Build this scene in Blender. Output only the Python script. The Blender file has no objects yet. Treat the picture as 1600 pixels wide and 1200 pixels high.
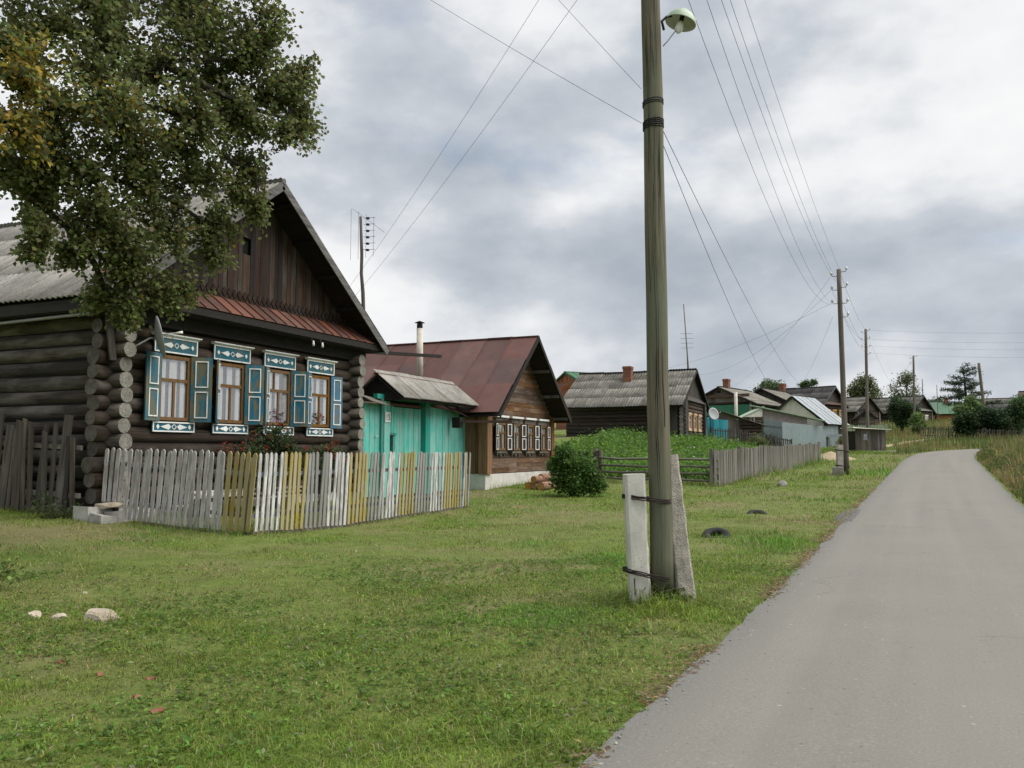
import bpy, math, random
import numpy as np
from mathutils import Vector, Matrix
random.seed(7)
rng = np.random.default_rng(11)
R = math.radians
S = bpy.context.scene
C = S.collection

# ------------------------------------------------------------------ camera, sky, sun, exposure
cam_d = bpy.data.cameras.new('camera')
cam = bpy.data.objects.new('camera', cam_d); C.objects.link(cam)
cam.location = (0, 0, 1.55)
cam.rotation_euler = (R(90 + 4.697), 0, R(23.839))
cam_d.sensor_width = 36; cam_d.lens = 36 * 1290 / 1600
cam_d.clip_start = 0.05; cam_d.clip_end = 5000
S.camera = cam
S.view_settings.view_transform = 'Standard'; S.view_settings.look = 'None'
S.view_settings.gamma = 1.0; S.view_settings.exposure = 1.54
S.view_settings.use_curve_mapping = False
S.render.engine = 'CYCLES'
S.cycles.max_bounces = 6; S.cycles.diffuse_bounces = 3; S.cycles.glossy_bounces = 2
S.cycles.transparent_max_bounces = 12; S.cycles.transmission_bounces = 3
S.cycles.caustics_reflective = False; S.cycles.caustics_refractive = False

SUN_EL, SUN_AZ = 54, 74          # azimuth clockwise from +Y (the way the road runs)
sd = bpy.data.lights.new('sun', 'SUN'); sd.energy = 1.5; sd.angle = R(60); sd.color = (1.0, 0.96, 0.9)
so = bpy.data.objects.new('sun', sd); C.objects.link(so)
az, el = R(SUN_AZ), R(SUN_EL)
sv = Vector((math.sin(az) * math.cos(el), math.cos(az) * math.cos(el), math.sin(el)))
so.rotation_euler = sv.to_track_quat('Z', 'Y').to_euler()
so.location = sv * 50

SKY_OFF = (3.1, 1.7, 0.4)
W = bpy.data.worlds.new('World'); S.world = W; W.use_nodes = True
wt = W.node_tree; wt.nodes.clear()
def wn(t, **k):
    n = wt.nodes.new(t)
    for a, b in k.items(): setattr(n, a, b)
    return n
def wmath(op, a, b=None, clamp=False):
    n = wn('ShaderNodeMath', operation=op, use_clamp=clamp)
    for i, v in enumerate((a, b)):
        if v is None: continue
        if isinstance(v, (int, float)): n.inputs[i].default_value = v
        else: wt.links.new(v, n.inputs[i])
    return n.outputs[0]
def wramp(src, stops):
    n = wn('ShaderNodeValToRGB'); cr = n.color_ramp
    while len(cr.elements) < len(stops): cr.elements.new(0.5)
    for e, (p, c) in zip(cr.elements, stops): e.position = p; e.color = (*c, 1)
    wt.links.new(src, n.inputs[0]); return n.outputs[0]
def wmix(fac, a, b):
    n = wn('ShaderNodeMix', data_type='RGBA')
    for i, v in ((0, fac), (6, a), (7, b)):
        if isinstance(v, (int, float)): n.inputs[i].default_value = v
        elif isinstance(v, tuple): n.inputs[i].default_value = (*v, 1)
        else: wt.links.new(v, n.inputs[i])
    return n.outputs[2]
sky = wn('ShaderNodeTexSky', sky_type='NISHITA'); sky.sun_disc = False
sky.sun_elevation = el; sky.sun_rotation = az; sky.dust_density = 2.0
tc = wn('ShaderNodeTexCoord')
sep = wn('ShaderNodeSeparateXYZ'); wt.links.new(tc.outputs['Generated'], sep.inputs[0])
zz_ = wmath('MULTIPLY', wmath('MAXIMUM', sep.outputs[2], -0.05), 1.85)
comb = wn('ShaderNodeCombineXYZ'); wt.links.new(sep.outputs[0], comb.inputs[0]); wt.links.new(sep.outputs[1], comb.inputs[1]); wt.links.new(zz_, comb.inputs[2])
def wnoise(scale, detail, rough, off, dist=0.0):
    m = wn('ShaderNodeMapping'); m.inputs['Location'].default_value = off
    wt.links.new(comb.outputs[0], m.inputs[0])
    n = wn('ShaderNodeTexNoise'); n.inputs['Scale'].default_value = scale; n.inputs['Detail'].default_value = detail
    n.inputs['Roughness'].default_value = rough; n.inputs['Distortion'].default_value = dist
    wt.links.new(m.outputs[0], n.inputs['Vector']); return n.outputs[0]
n1 = wnoise(2.0, 10, 0.5, SKY_OFF, 0.0)
n2 = wnoise(5.0, 10, 0.52, (8.3, 4.2, 1.0), 0.0)
nm = wmath('ADD', wmath('MULTIPLY', n1, 0.6), wmath('MULTIPLY', n2, 0.4))
hz = wmath('MULTIPLY', wmath('SUBTRACT', 1.0, wmath('MULTIPLY', wmath('ABSOLUTE', sep.outputs[2]), 3.2), True), 0.10)
nm = wmath('ADD', nm, hz)
cloud = wramp(nm, [(0.37, (2.55, 2.86, 3.28)), (0.44, (3.2, 3.5, 3.92)), (0.495, (3.95, 4.2, 4.55)), (0.535, (4.95, 5.12, 5.36)), (0.58, (5.9, 6.0, 6.1)), (0.65, (6.5, 6.5, 6.5))])
cover = wramp(wnoise(3.6, 6, 0.5, (1.3, 9.7, 2.0), 0.3), [(0.27, (0.6, 0.6, 0.6)), (0.38, (1, 1, 1))])
col = wmix(cover, sky.outputs[0], cloud)
bg = wn('ShaderNodeBackground'); bg.inputs[1].default_value = 0.051
wt.links.new(col, bg.inputs[0])
wo = wn('ShaderNodeOutputWorld'); wt.links.new(bg.outputs[0], wo.inputs[0])

# ------------------------------------------------------------------ terrain function
def ss(a, b, t): 
    t = np.clip((np.asarray(t, float) - a) / (b - a), 0, 1); return t * t * (3 - 2 * t)
def _hash(ix, iy, s):
    h = (ix.astype(np.int64) * 374761393 + iy.astype(np.int64) * 668265263 + s * 974711) & 0x7fffffff
    h = ((h ^ (h >> 13)) * 1274126177) & 0x7fffffff
    h = h ^ (h >> 16)
    return (h & 0xffff) / 65535.0
def vnoise(x, y, s=0):
    x = np.asarray(x, float); y = np.asarray(y, float)
    ix = np.floor(x); iy = np.floor(y); fx = x - ix; fy = y - iy
    fx = fx * fx * (3 - 2 * fx); fy = fy * fy * (3 - 2 * fy)
    a = _hash(ix, iy, s); b = _hash(ix + 1, iy, s); c = _hash(ix, iy + 1, s); d = _hash(ix + 1, iy + 1, s)
    return (a * (1 - fx) + b * fx) * (1 - fy) + (c * (1 - fx) + d * fx) * fy
def fbm(x, y, s=0, o=4):
    t = 0; a = 0.5
    for i in range(o): t = t + a * vnoise(np.asarray(x) * 2 ** i, np.asarray(y) * 2 ** i, s + i * 17); a *= 0.5
    return t / (1 - 0.5 ** o)
def g0(x, y):
    x = np.asarray(x, float); y = np.asarray(y, float)
    u = np.minimum(y, 150); t = u - 21
    z = 0.0335 * ((t + np.sqrt(t * t + 16)) / 2 - (-21 + math.sqrt(21 * 21 + 16)) / 2)
    r = np.maximum(u - 76, 0); z = z + 0.03 * r * np.minimum(1, r / 10)
    z = z + np.clip(-x - 9, 0, 8) * (0.065 - 0.045 * ss(14, 24, y)) * (1 - ss(26, 34, y))
    z = z + np.clip(-x - 5, 0, 12) * 0.12 * ss(33, 58, y)
    return z
LE = np.array([(-1.5, -12), (-1.43, 0), (-1.37, 4.03), (-1.29, 5.8), (-1.09, 9.03), (-0.84, 17.25), (-0.46, 25), (0.41, 38.4), (1.36, 53.9), (2.6, 64.5), (4.6, 70.5), (9.5, 76.5), (20, 80.5), (40, 82)])
RE = np.array([(2.5, -12), (2.6, 0), (2.65, 4.03), (2.7, 5.8), (2.8, 9.03), (3.0, 17.25), (3.33, 25), (4.15, 38.4), (5.05, 53.9), (5.9, 63), (7.6, 67.8), (11.4, 72), (20.5, 75.8), (40, 77.5)])
def road_l(y): return np.interp(y, LE[:10, 1], LE[:10, 0])
def road_r(y): return np.interp(y, RE[:10, 1], RE[:10, 0])
def on_road(x, y, m=0.0):
    a = (y < 64.5) & (x > road_l(y) - m) & (x < road_r(y) + m)
    yl = np.interp(x, LE[9:, 0], LE[9:, 1]); yr = np.interp(x, RE[9:, 0], RE[9:, 1])
    b = (y >= 63) & (x > 2.6 - m) & (y < yl + m) & (y > np.where(x < 5.9, 62, yr) - m)
    return a | b
def g(x, y):
    z = g0(x, y)
    x = np.asarray(x, float); y = np.asarray(y, float)
    k = ss(0.2, 2.5, np.where(y < 66, np.maximum(road_l(y) - x, x - road_r(y)), 0.2))
    return z + k * ((vnoise(x * 0.6, y * 0.6, 3) - 0.5) * 0.09 + (vnoise(x * 1.7, y * 1.7, 5) - 0.5) * 0.035)
def gz(x, y): return float(g(x, y))

# ------------------------------------------------------------------ material helpers
class NT:
    def __init__(s, name):
        s.m = bpy.data.materials.new(name); s.m.use_nodes = True; s.t = s.m.node_tree
        s.p = s.t.nodes['Principled BSDF']; s.o = s.t.nodes['Material Output']
    def n(s, t, ins=None, **k):
        n = s.t.nodes.new(t)
        for a, b in k.items(): setattr(n, a, b)
        for a, b in (ins or {}).items():
            if hasattr(b, 'is_output') or isinstance(b, bpy.types.NodeSocket): s.t.links.new(b, n.inputs[a])
            else: n.inputs[a].default_value = b
        return n
    def coord(s, scale, which='Object', rnd=True):
        tc = s.n('ShaderNodeTexCoord'); v = tc.outputs[which]
        if rnd:
            oi = s.n('ShaderNodeObjectInfo')
            mu = s.n('ShaderNodeMath', {0: oi.outputs['Random'], 1: 91.7}, operation='MULTIPLY')
            cb = s.n('ShaderNodeCombineXYZ', {0: mu.outputs[0], 1: mu.outputs[0], 2: mu.outputs[0]})
            v = s.n('ShaderNodeVectorMath', {0: v, 1: cb.outputs[0]}, operation='ADD').outputs[0]
        return s.n('ShaderNodeMapping', {0: v, 'Scale': scale}).outputs[0]
    def noise(s, vec, scale=1, detail=5, rough=0.6, dist=0):
        return s.n('ShaderNodeTexNoise', {'Vector': vec, 'Scale': scale, 'Detail': detail, 'Roughness': rough, 'Distortion': dist}).outputs[0]
    def ramp(s, src, stops):
        n = s.n('ShaderNodeValToRGB', {0: src}); cr = n.color_ramp
        while len(cr.elements) < len(stops): cr.elements.new(0.5)
        for e, (p, c) in zip(cr.elements, stops):
            e.position = p; e.color = (*c, 1) if isinstance(c, tuple) else (c, c, c, 1)
        return n.outputs[0]
    def mix(s, f, a, b, bt='MIX'):
        n = s.n('ShaderNodeMix', data_type='RGBA', blend_type=bt)
        for i, v in ((0, f), (6, a), (7, b)):
            if isinstance(v, (int, float)): n.inputs[i].default_value = v
            elif isinstance(v, tuple): n.inputs[i].default_value = (*v, 1)
            else: s.t.links.new(v, n.inputs[i])
        return n.outputs[2]
    def vary(s, col, amt, hue=0.0):
        oi = s.n('ShaderNodeObjectInfo')
        mr = s.n('ShaderNodeMapRange', {0: oi.outputs['Random'], 3: 1 - amt, 4: 1 + amt})
        hs = s.n('ShaderNodeHueSaturation', {'Value': mr.outputs[0], 'Color': col})
        if hue:
            m2 = s.n('ShaderNodeMath', {0: oi.outputs['Random'], 1: 17.3}, operation='MULTIPLY')
            m3 = s.n('ShaderNodeMath', {0: m2.outputs[0]}, operation='FRACT')
            mr2 = s.n('ShaderNodeMapRange', {0: m3.outputs[0], 3: 1 - hue, 4: 1 + hue})
            s.t.links.new(mr2.outputs[0], hs.inputs['Saturation'])
        return hs.outputs[0]
    def end(s, col, rough=0.85, bump=None, bs=0.3, bd=0.02, metal=0.0, spec=0.3):
        for k, v in (('Base Color', col), ('Roughness', rough), ('Metallic', metal), ('Specular IOR Level', spec)):
            if isinstance(v, (int, float)): s.p.inputs[k].default_value = v
            elif isinstance(v, tuple): s.p.inputs[k].default_value = (*v, 1)
            else: s.t.links.new(v, s.p.inputs[k])
        if bump is not None:
            b = s.n('ShaderNodeBump', {'Height': bump, 'Strength': bs, 'Distance': bd})
            s.t.links.new(b.outputs[0], s.p.inputs['Normal'])
        return s.m
def sc3(axis, a, b): return tuple(b if ax == axis else a for ax in 'xyz')
def wood(name, c1, c2, axis='z', fine=16, stretch=18, grey=None, gamt=0.5, var=0.25, hue=0.2, rough=0.88, bs=0.35, mid=None):
    t = NT(name)
    v = t.coord(sc3(axis, fine, fine / stretch)); f = t.noise(v, 1, 7, 0.68, 0.6)
    st = [(0.28, c1), (0.72, c2)] if mid is None else [(0.25, c1), (0.5, mid), (0.75, c2)]
    col = t.ramp(f, st)
    if grey:
        lo = t.noise(t.coord(sc3(axis, 2.6, 0.7)), 1, 4, 0.6)
        col = t.mix(t.ramp(lo, [(0.62 - gamt * 0.3, 0.0), (0.80 - gamt * 0.3, 0.85)]), col, grey)
    cr = t.noise(t.coord(sc3(axis, fine * 2.2, fine / 30)), 1, 3, 0.5)
    col = t.mix(t.ramp(cr, [(0.30, 0.55), (0.38, 0.0)]), col, tuple(x * 0.25 for x in c1))
    return t.end(t.vary(col, var, hue), rough, f, bs, 0.012)
def paint(name, c, under, chip=0.4, axis='z', var=0.1, rough=0.6, fine=22):
    t = NT(name)
    f = t.noise(t.coord(sc3(axis, fine, fine / 9)), 1, 6, 0.7, 0.4)
    lo = t.noise(t.coord((2.3, 2.3, 1.3)), 1, 4, 0.6)
    mm = t.n('ShaderNodeMath', {0: f, 1: t.n('ShaderNodeMath', {0: lo, 1: 0.6}, operation='MULTIPLY').outputs[0]}, operation='ADD').outputs[0]
    e = 1.0 - chip * 0.42
    fac = t.ramp(mm, [(e - 0.03, 0.0), (e + 0.05, 1.0)])
    base = t.ramp(lo, [(0.3, tuple(x * 0.82 for x in c)), (0.7, tuple(min(1, x * 1.15) for x in c))])
    col = t.mix(fac, base, under)
    return t.end(t.vary(col, var, 0.1), rough, f, 0.2, 0.006)
def stone(name, c1, c2, scale=4, rough=0.9, bs=0.5, bd=0.03, var=0.1, spots=None):
    t = NT(name)
    v = t.coord((1, 1, 1)); f = t.noise(v, scale, 8, 0.65); f2 = t.noise(v, scale * 9, 4, 0.6)
    col = t.ramp(f, [(0.32, c1), (0.68, c2)])
    if spots: col = t.mix(t.ramp(f2, [(0.60, 0.0), (0.68, 0.8)]), col, spots)
    bm = t.n('ShaderNodeMath', {0: f, 1: f2}, operation='ADD').outputs[0]
    return t.end(t.vary(col, var), rough, bm, bs, bd)
def leafmat(name, attr=True, col=(0.06, 0.1, 0.03), rough=0.55, trans=0.5):
    t = NT(name)
    c = t.n('ShaderNodeAttribute', attribute_name='Col').outputs['Color'] if attr else None
    if c is None: t.p.inputs['Base Color'].default_value = (*col, 1)
    else: t.t.links.new(c, t.p.inputs['Base Color'])
    t.p.inputs['Roughness'].default_value = rough; t.p.inputs['Specular IOR Level'].default_value = 0.3
    tr = t.n('ShaderNodeBsdfTranslucent')
    if c is None: tr.inputs[0].default_value = (*col, 1)
    else: t.t.links.new(c, tr.inputs[0])
    mx = t.n('ShaderNodeMixShader', {0: trans, 1: t.p.outputs[0], 2: tr.outputs[0]})
    t.t.links.new(mx.outputs[0], t.o.inputs[0]); return t.m
def plain(name, c, rough=0.6, metal=0.0, var=0.0, n=0.12, scale=8):
    t = NT(name)
    f = t.noise(t.coord((1, 1, 1)), scale, 5, 0.6)
    col = t.ramp(f, [(0.3, tuple(x * (1 - n) for x in c)), (0.7, tuple(min(1, x * (1 + n)) for x in c))])
    return t.end(t.vary(col, var) if var else col, rough, None, metal=metal)
M = {}
M['log'] = wood('weathered_log', (0.016, 0.011, 0.008), (0.066, 0.047, 0.034), 'x', 14, 20, (0.12, 0.105, 0.086), 0.3, 0.35, 0.2, bs=.9)
M['log_side'] = wood('weathered_log_side', (0.022, 0.018, 0.014), (0.085, 0.072, 0.058), 'y', 14, 20, (0.16, 0.145, 0.125), 0.5, 0.35, 0.2, bs=.9)
t = NT('log_end'); v = t.coord((1, 1, 1)); f = t.noise(v, 9, 6, 0.7); f2 = t.noise(v, 40, 3, 0.6)
M['log_end'] = t.end(t.vary(t.mix(t.ramp(f2, [(0.36, 0.9), (0.5, 0.0)]), t.ramp(f, [(0.3, (0.15, 0.143, 0.124)), (0.7, (0.3, 0.287, 0.25))]), (0.1, 0.09, 0.075)), 0.14), 0.9, f2, 0.4, 0.01)
M['log_end_shaded'] = stone('log_end_shaded', (0.06, 0.055, 0.047), (0.14, 0.13, 0.11), 9, 0.9, 0.5, 0.01, 0.25, (0.05, 0.045, 0.04))  # darker copy of the log-end colour, shade on the side-facing ends painted in
M['gable'] = wood('gable_plank', (0.014, 0.01, 0.008), (0.085, 0.054, 0.036), 'z', 18, 26, (0.055, 0.05, 0.045), 0.4, 0.55, 0.45, mid=(0.034, 0.0215, 0.016))
M['dark'] = wood('tarred_board', (0.009, 0.008, 0.007), (0.03, 0.026, 0.022), 'y', 12, 14, None, 0, 0.2)
M['deck'] = wood('roof_deck', (0.008, 0.007, 0.006), (0.026, 0.021, 0.017), 'y', 12, 10, None, 0, 0.2)
M['barge'] = wood('barge_board', (0.05, 0.048, 0.045), (0.17, 0.165, 0.155), 'x', 12, 12, None, 0, 0.12)
M['grey_board'] = wood('grey_board', (0.055, 0.049, 0.041), (0.17, 0.155, 0.13), 'z', 16, 20, (0.2, 0.185, 0.16), 0.3, 0.35, 0.3)
M['old_board'] = wood('old_dark_board', (0.03, 0.026, 0.021), (0.115, 0.1, 0.082), 'z', 16, 20, (0.14, 0.125, 0.105), 0.3, 0.35, 0.3)
M['grey_picket'] = wood('grey_picket', (0.09, 0.083, 0.072), (0.25, 0.235, 0.205), 'z', 16, 20, None, 0, 0.3, 0.2)
M['grey_rail'] = wood('grey_rail', (0.09, 0.083, 0.072), (0.26, 0.24, 0.205), 'x', 16, 20, None, 0, 0.2)
M['dark_fence'] = wood('dark_fence_board', (0.025, 0.022, 0.02), (0.085, 0.075, 0.066), 'z', 12, 16, None, 0, 0.3)
def slate(name, c1, c2, lich):
    t = NT(name); v = t.coord((1, 1, 1)); f = t.noise(v, 1.1, 7, 0.65); st = t.noise(t.coord((9, 0.7, 9)), 1, 5, 0.65)
    sp = t.noise(v, 16, 4, 0.65)
    col = t.ramp(f, [(0.32, c1), (0.66, c2)])
    col = t.mix(t.ramp(st, [(0.48, 0.0), (0.66, 0.6)]), col, tuple(x * 0.45 for x in c1))
    col = t.mix(t.ramp(sp, [(0.56, 0.0), (0.66, 0.75)]), col, lich)
    return t.end(t.vary(col, 0.13, 0.1), 0.92, sp, 0.35, 0.01)
M['slate'] = slate('corrugated_slate', (0.2, 0.19, 0.17), (0.37, 0.35, 0.32), (0.12, 0.115, 0.095))
M['slate_mid'] = slate('corrugated_slate_dull', (0.13, 0.125, 0.105), (0.27, 0.255, 0.225), (0.09, 0.088, 0.07))
M['slate_dark'] = slate('corrugated_slate_dark', (0.055, 0.053, 0.05), (0.13, 0.125, 0.118), (0.2, 0.195, 0.18))
def rust(name, c, c2, old, var=0.18):
    t = NT(name); f = t.noise(t.coord((1.3, 1.3, 1.3)), 1, 7, 0.68); s2 = t.noise(t.coord((5, 1.2, 5)), 1, 5, 0.7)
    col = t.ramp(f, [(0.32, c), (0.66, c2)])
    col = t.mix(t.ramp(s2, [(0.5, 0.0), (0.68, 0.8)]), col, old)
    return t.end(t.vary(col, var, 0.15), t.ramp(f, [(0.3, 0.42), (0.7, 0.68)]), s2, 0.12, 0.006, 0.0, 0.45)
M['red_skirt'] = rust('red_skirt_metal', (0.06, 0.027, 0.019), (0.13, 0.046, 0.026), (0.075, 0.048, 0.04), 0.45)
M['red_roof'] = rust('red_roof_metal', (0.092, 0.042, 0.035), (0.142, 0.068, 0.056), (0.095, 0.064, 0.056), 0.22)
M['green_roof'] = rust('green_roof_metal', (0.03, 0.095, 0.05), (0.05, 0.14, 0.075), (0.03, 0.07, 0.04), 0.08)
M['pale_green'] = rust('pale_green_metal', (0.27, 0.38, 0.25), (0.38, 0.48, 0.34), (0.22, 0.26, 0.19), 0.08)
M['zinc'] = rust('zinc_sheet', (0.25, 0.28, 0.3), (0.33, 0.36, 0.38), (0.22, 0.24, 0.25), 0.06)
M['teal'] = paint('teal_paint', (0.017, 0.108, 0.15), (0.1, 0.1, 0.07), 0.3, var=0.06)
M['teal_worn'] = paint('teal_paint_worn', (0.024, 0.13, 0.19), (0.15, 0.125, 0.062), 0.47, var=0.1)
M['blue_paint'] = paint('blue_paint', (0.026, 0.145, 0.26), (0.14, 0.13, 0.09), 0.36, var=0.1)
M['white'] = paint('white_paint', (0.72, 0.73, 0.71), (0.4, 0.39, 0.35), 0.2)
M['brown_frame'] = wood('brown_window_frame', (0.085, 0.046, 0.017), (0.2, 0.115, 0.047), 'z', 22, 12, None, 0, 0.15)
M['brown_wall'] = wood('brown_plank_wall', (0.05, 0.029, 0.019), (0.2, 0.122, 0.07), 'x', 16, 14, (0.24, 0.18, 0.125), 0.3, 0.45, 0.35, mid=(0.105, 0.06, 0.036))
M['brown_post'] = wood('brown_pilaster', (0.075, 0.038, 0.018), (0.26, 0.14, 0.066), 'z', 18, 22, None, 0, 0.3, 0.2)
M['dark_brown'] = wood('dark_brown_log', (0.024, 0.018, 0.014), (0.08, 0.06, 0.046), 'x', 12, 16, None, 0, 0.3)
M['dark_brown_y'] = wood('dark_brown_log_side', (0.024, 0.019, 0.016), (0.085, 0.067, 0.054), 'y', 12, 16, None, 0, 0.3)
M['turq'] = paint('turquoise_paint', (0.08, 0.44, 0.37), (0.2, 0.42, 0.37), 0.5, var=0.12, rough=0.7, fine=28)
M['turq_dark'] = paint('turquoise_trim', (0.03, 0.27, 0.22), (0.1, 0.16, 0.13), 0.35, var=0.1)
M['pk_white'] = paint('picket_white', (0.58, 0.575, 0.57), (0.33, 0.32, 0.3), 0.52, var=0.1, rough=0.8)
M['pk_grey'] = paint('picket_pale_grey', (0.46, 0.45, 0.445), (0.29, 0.275, 0.26), 0.5, var=0.13, rough=0.85)
M['pk_blue'] = paint('picket_grey_blue', (0.36, 0.40, 0.41), (0.24, 0.235, 0.215), 0.75, var=0.15, rough=0.85)
M['pk_yellow'] = paint('picket_yellow', (0.34, 0.25, 0.045), (0.32, 0.275, 0.15), 0.62, var=0.14, rough=0.75)
M['rail_blue'] = paint('rail_blue', (0.14, 0.215, 0.31), (0.25, 0.26, 0.26), 0.55, var=0.08)
M['pole'] = wood('pole_wood', (0.042, 0.038, 0.025), (0.2, 0.178, 0.118), 'z', 24, 26, (0.115, 0.13, 0.083), 0.55, 0.08, 0.1, mid=(0.125, 0.114, 0.076), bs=.7)
M['pole_far'] = wood('pole_wood_far', (0.07, 0.062, 0.05), (0.2, 0.175, 0.14), 'z', 14, 20, None, 0, 0.15)
M['white_concrete'] = stone('whitewashed_concrete', (0.5, 0.49, 0.45), (0.66, 0.64, 0.58), 5, 0.9, 0.3, 0.01, 0.05, (0.4, 0.38, 0.34))
M['concrete'] = stone('rough_concrete', (0.3, 0.28, 0.25), (0.55, 0.5, 0.43), 7, 0.95, 0.9, 0.03, 0.05, (0.2, 0.18, 0.16))
M['whitewash'] = stone('whitewashed_foundation', (0.42, 0.40, 0.36), (0.62, 0.6, 0.56), 3, 0.95, 0.5, 0.03, 0.08, (0.33, 0.32, 0.28))
M['found'] = stone('rubble_foundation', (0.27, 0.26, 0.24), (0.5, 0.49, 0.46), 4, 0.95, 0.7, 0.03, 0.2)
M['rock'] = stone('pale_rock', (0.34, 0.28, 0.2), (0.56, 0.49, 0.39), 5, 0.95, 0.8, 0.03, 0.15)
M['grey_rock'] = stone('grey_rock', (0.2, 0.19, 0.18), (0.36, 0.34, 0.32), 6, 0.95, 0.8, 0.03, 0.15)
M['sand'] = stone('sand', (0.3, 0.235, 0.15), (0.42, 0.34, 0.23), 9, 1.0, 0.6, 0.03, 0.0)
M['brickred'] = stone('red_brick', (0.17, 0.068, 0.042), (0.27, 0.115, 0.072), 8, 0.95, 0.5, 0.01, 0.2)
M['mortar'] = stone('mortar', (0.3, 0.27, 0.24), (0.4, 0.37, 0.33), 10, 0.95, 0.4, 0.01, 0.0)
M['orange_wall'] = wood('orange_plank', (0.22, 0.085, 0.025), (0.38, 0.17, 0.06), 'x', 10, 10, None, 0, 0.2)
M['brick_gable'] = wood('brick_coloured_board', (0.2, 0.07, 0.035), (0.29, 0.115, 0.06), 'x', 10, 10, None, 0, 0.15)
M['cream'] = paint('cream_paint', (0.76, 0.74, 0.64), (0.55, 0.53, 0.45), 0.3)
M['yellow_frame'] = paint('ochre_frame', (0.5, 0.3, 0.07), (0.4, 0.3, 0.15), 0.3)
M['peach'] = paint('peach_frame', (0.5, 0.34, 0.22), (0.4, 0.3, 0.2), 0.3)
M['plaster'] = stone('pinkish_plaster', (0.24, 0.2, 0.18), (0.36, 0.31, 0.28), 4, 0.95, 0.3, 0.02, 0.05)
M['green_wall'] = paint('green_wall_paint', (0.02, 0.15, 0.08), (0.05, 0.15, 0.09), 0.3)
M['turq_far'] = paint('bright_turquoise', (0.02, 0.27, 0.33), (0.06, 0.25, 0.28), 0.3)
M['tyre'] = plain('tyre_rubber', (0.016, 0.016, 0.016), 0.75, n=0.3)
M['black'] = plain('black_gap', (0.008, 0.008, 0.008), 0.95, n=0.1)
M['iron'] = plain('rusty_wire', (0.028, 0.02, 0.017), 0.8, n=0.3)
M['wire'] = plain('cable', (0.02, 0.02, 0.022), 0.6, n=0.1)
M['steel'] = plain('grey_steel', (0.3, 0.3, 0.3), 0.5, 0.3, n=0.1)
M['enamel'] = plain('green_enamel', (0.36, 0.44, 0.33), 0.4, n=0.14)
M['enamel_in'] = plain('white_enamel', (0.62, 0.63, 0.58), 0.4, n=0.08)
M['bulb'] = plain('opal_bulb', (0.8, 0.8, 0.76), 0.2, n=0.02)
M['ceramic'] = plain('porcelain', (0.62, 0.62, 0.58), 0.3, n=0.05)
M['dish'] = plain('dish_grey', (0.32, 0.33, 0.34), 0.5, n=0.08)
M['asb'] = stone('asbestos_pipe', (0.45, 0.42, 0.36), (0.62, 0.58, 0.5), 5, 0.9, 0.3, 0.01, 0.05, (0.3, 0.22, 0.15))
M['bark_log'] = stone('pine_bark', (0.22, 0.1, 0.06), (0.46, 0.3, 0.22), 9, 0.95, 0.8, 0.02, 0.2)
M['cut_wood'] = wood('cut_wood', (0.3, 0.15, 0.06), (0.5, 0.29, 0.13), 'x', 12, 2, None, 0, 0.12)
M['bark'] = stone('tree_bark', (0.025, 0.021, 0.017), (0.07, 0.06, 0.05), 9, 0.95, 0.9, 0.03, 0.0)
M['curtain'] = plain('white_curtain', (0.6, 0.6, 0.59), 0.9, n=0.05)
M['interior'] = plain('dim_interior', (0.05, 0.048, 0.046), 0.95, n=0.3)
t = NT('window_glass')
gl = t.n('ShaderNodeBsdfGlossy', {'Roughness': 0.03, 'Color': (0.9, 0.93, 0.97, 1)}); trn = t.n('ShaderNodeBsdfTransparent')
fr = t.n('ShaderNodeLayerWeight', {'Blend': 0.35}); ad = t.n('ShaderNodeMath', {0: t.n('ShaderNodeMath', {0: fr.outputs['Facing'], 1: 0.22}, operation='MULTIPLY').outputs[0], 1: 0.09}, operation='ADD')
t.t.links.new(t.n('ShaderNodeMixShader', {0: ad.outputs[0], 1: trn.outputs[0], 2: gl.outputs[0]}).outputs[0], t.o.inputs[0]); M['glass'] = t.m
M['leaf'] = leafmat('foliage'); M['grass'] = leafmat('grass_blade', trans=0.3, rough=0.6)
M['stem'] = plain('plant_stem', (0.06, 0.055, 0.03), 0.9, n=0.2)

# ground: mown grass over soil
t = NT('meadow_ground'); v = t.coord((1, 1, 1), rnd=False)
a = t.noise(v, 0.35, 6, 0.6); b = t.noise(v, 2.3, 6, 0.65); c = t.noise(v, 28, 5, 0.7)
col = t.ramp(b, [(0.3, (0.075, 0.115, 0.016)), (0.55, (0.112, 0.160, 0.025)), (0.75, (0.155, 0.19, 0.04))])
col = t.mix(t.ramp(a, [(0.46, 0.0), (0.64, 0.7)]), col, (0.2, 0.16, 0.085))
col = t.mix(t.ramp(c, [(0.32, 0.6), (0.5, 0.0)]), col, (0.06, 0.055, 0.026))
M['ground'] = t.end(col, 0.95, c, 0.6, 0.03)
# road: dusty old asphalt
t = NT('dusty_asphalt'); v = t.coord((1, 1, 1), rnd=False)
uv = t.n('ShaderNodeTexCoord').outputs['UV']; sx = t.n('ShaderNodeSeparateXYZ', {0: uv})
a = t.noise(v, 0.5, 6, 0.6); f = t.noise(v, 55, 4, 0.75); ff = t.noise(v, 16, 6, 0.75)
ln = t.noise(t.n('ShaderNodeMapping', {0: uv, 'Scale': (7, 0.05, 1)}).outputs[0], 1, 4, 0.55)
col = t.ramp(a, [(0.2, (0.158, 0.150, 0.134)), (0.8, (0.2, 0.189, 0.166))])
col = t.mix(t.ramp(ln, [(0.3, 0.0), (0.75, 0.55)]), col, (0.236, 0.222, 0.192))
edge = t.n('ShaderNodeMath', {0: t.n('ShaderNodeMath', {0: sx.outputs[0], 1: 0.5}, operation='SUBTRACT').outputs[0]}, operation='ABSOLUTE').outputs[0]
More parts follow.
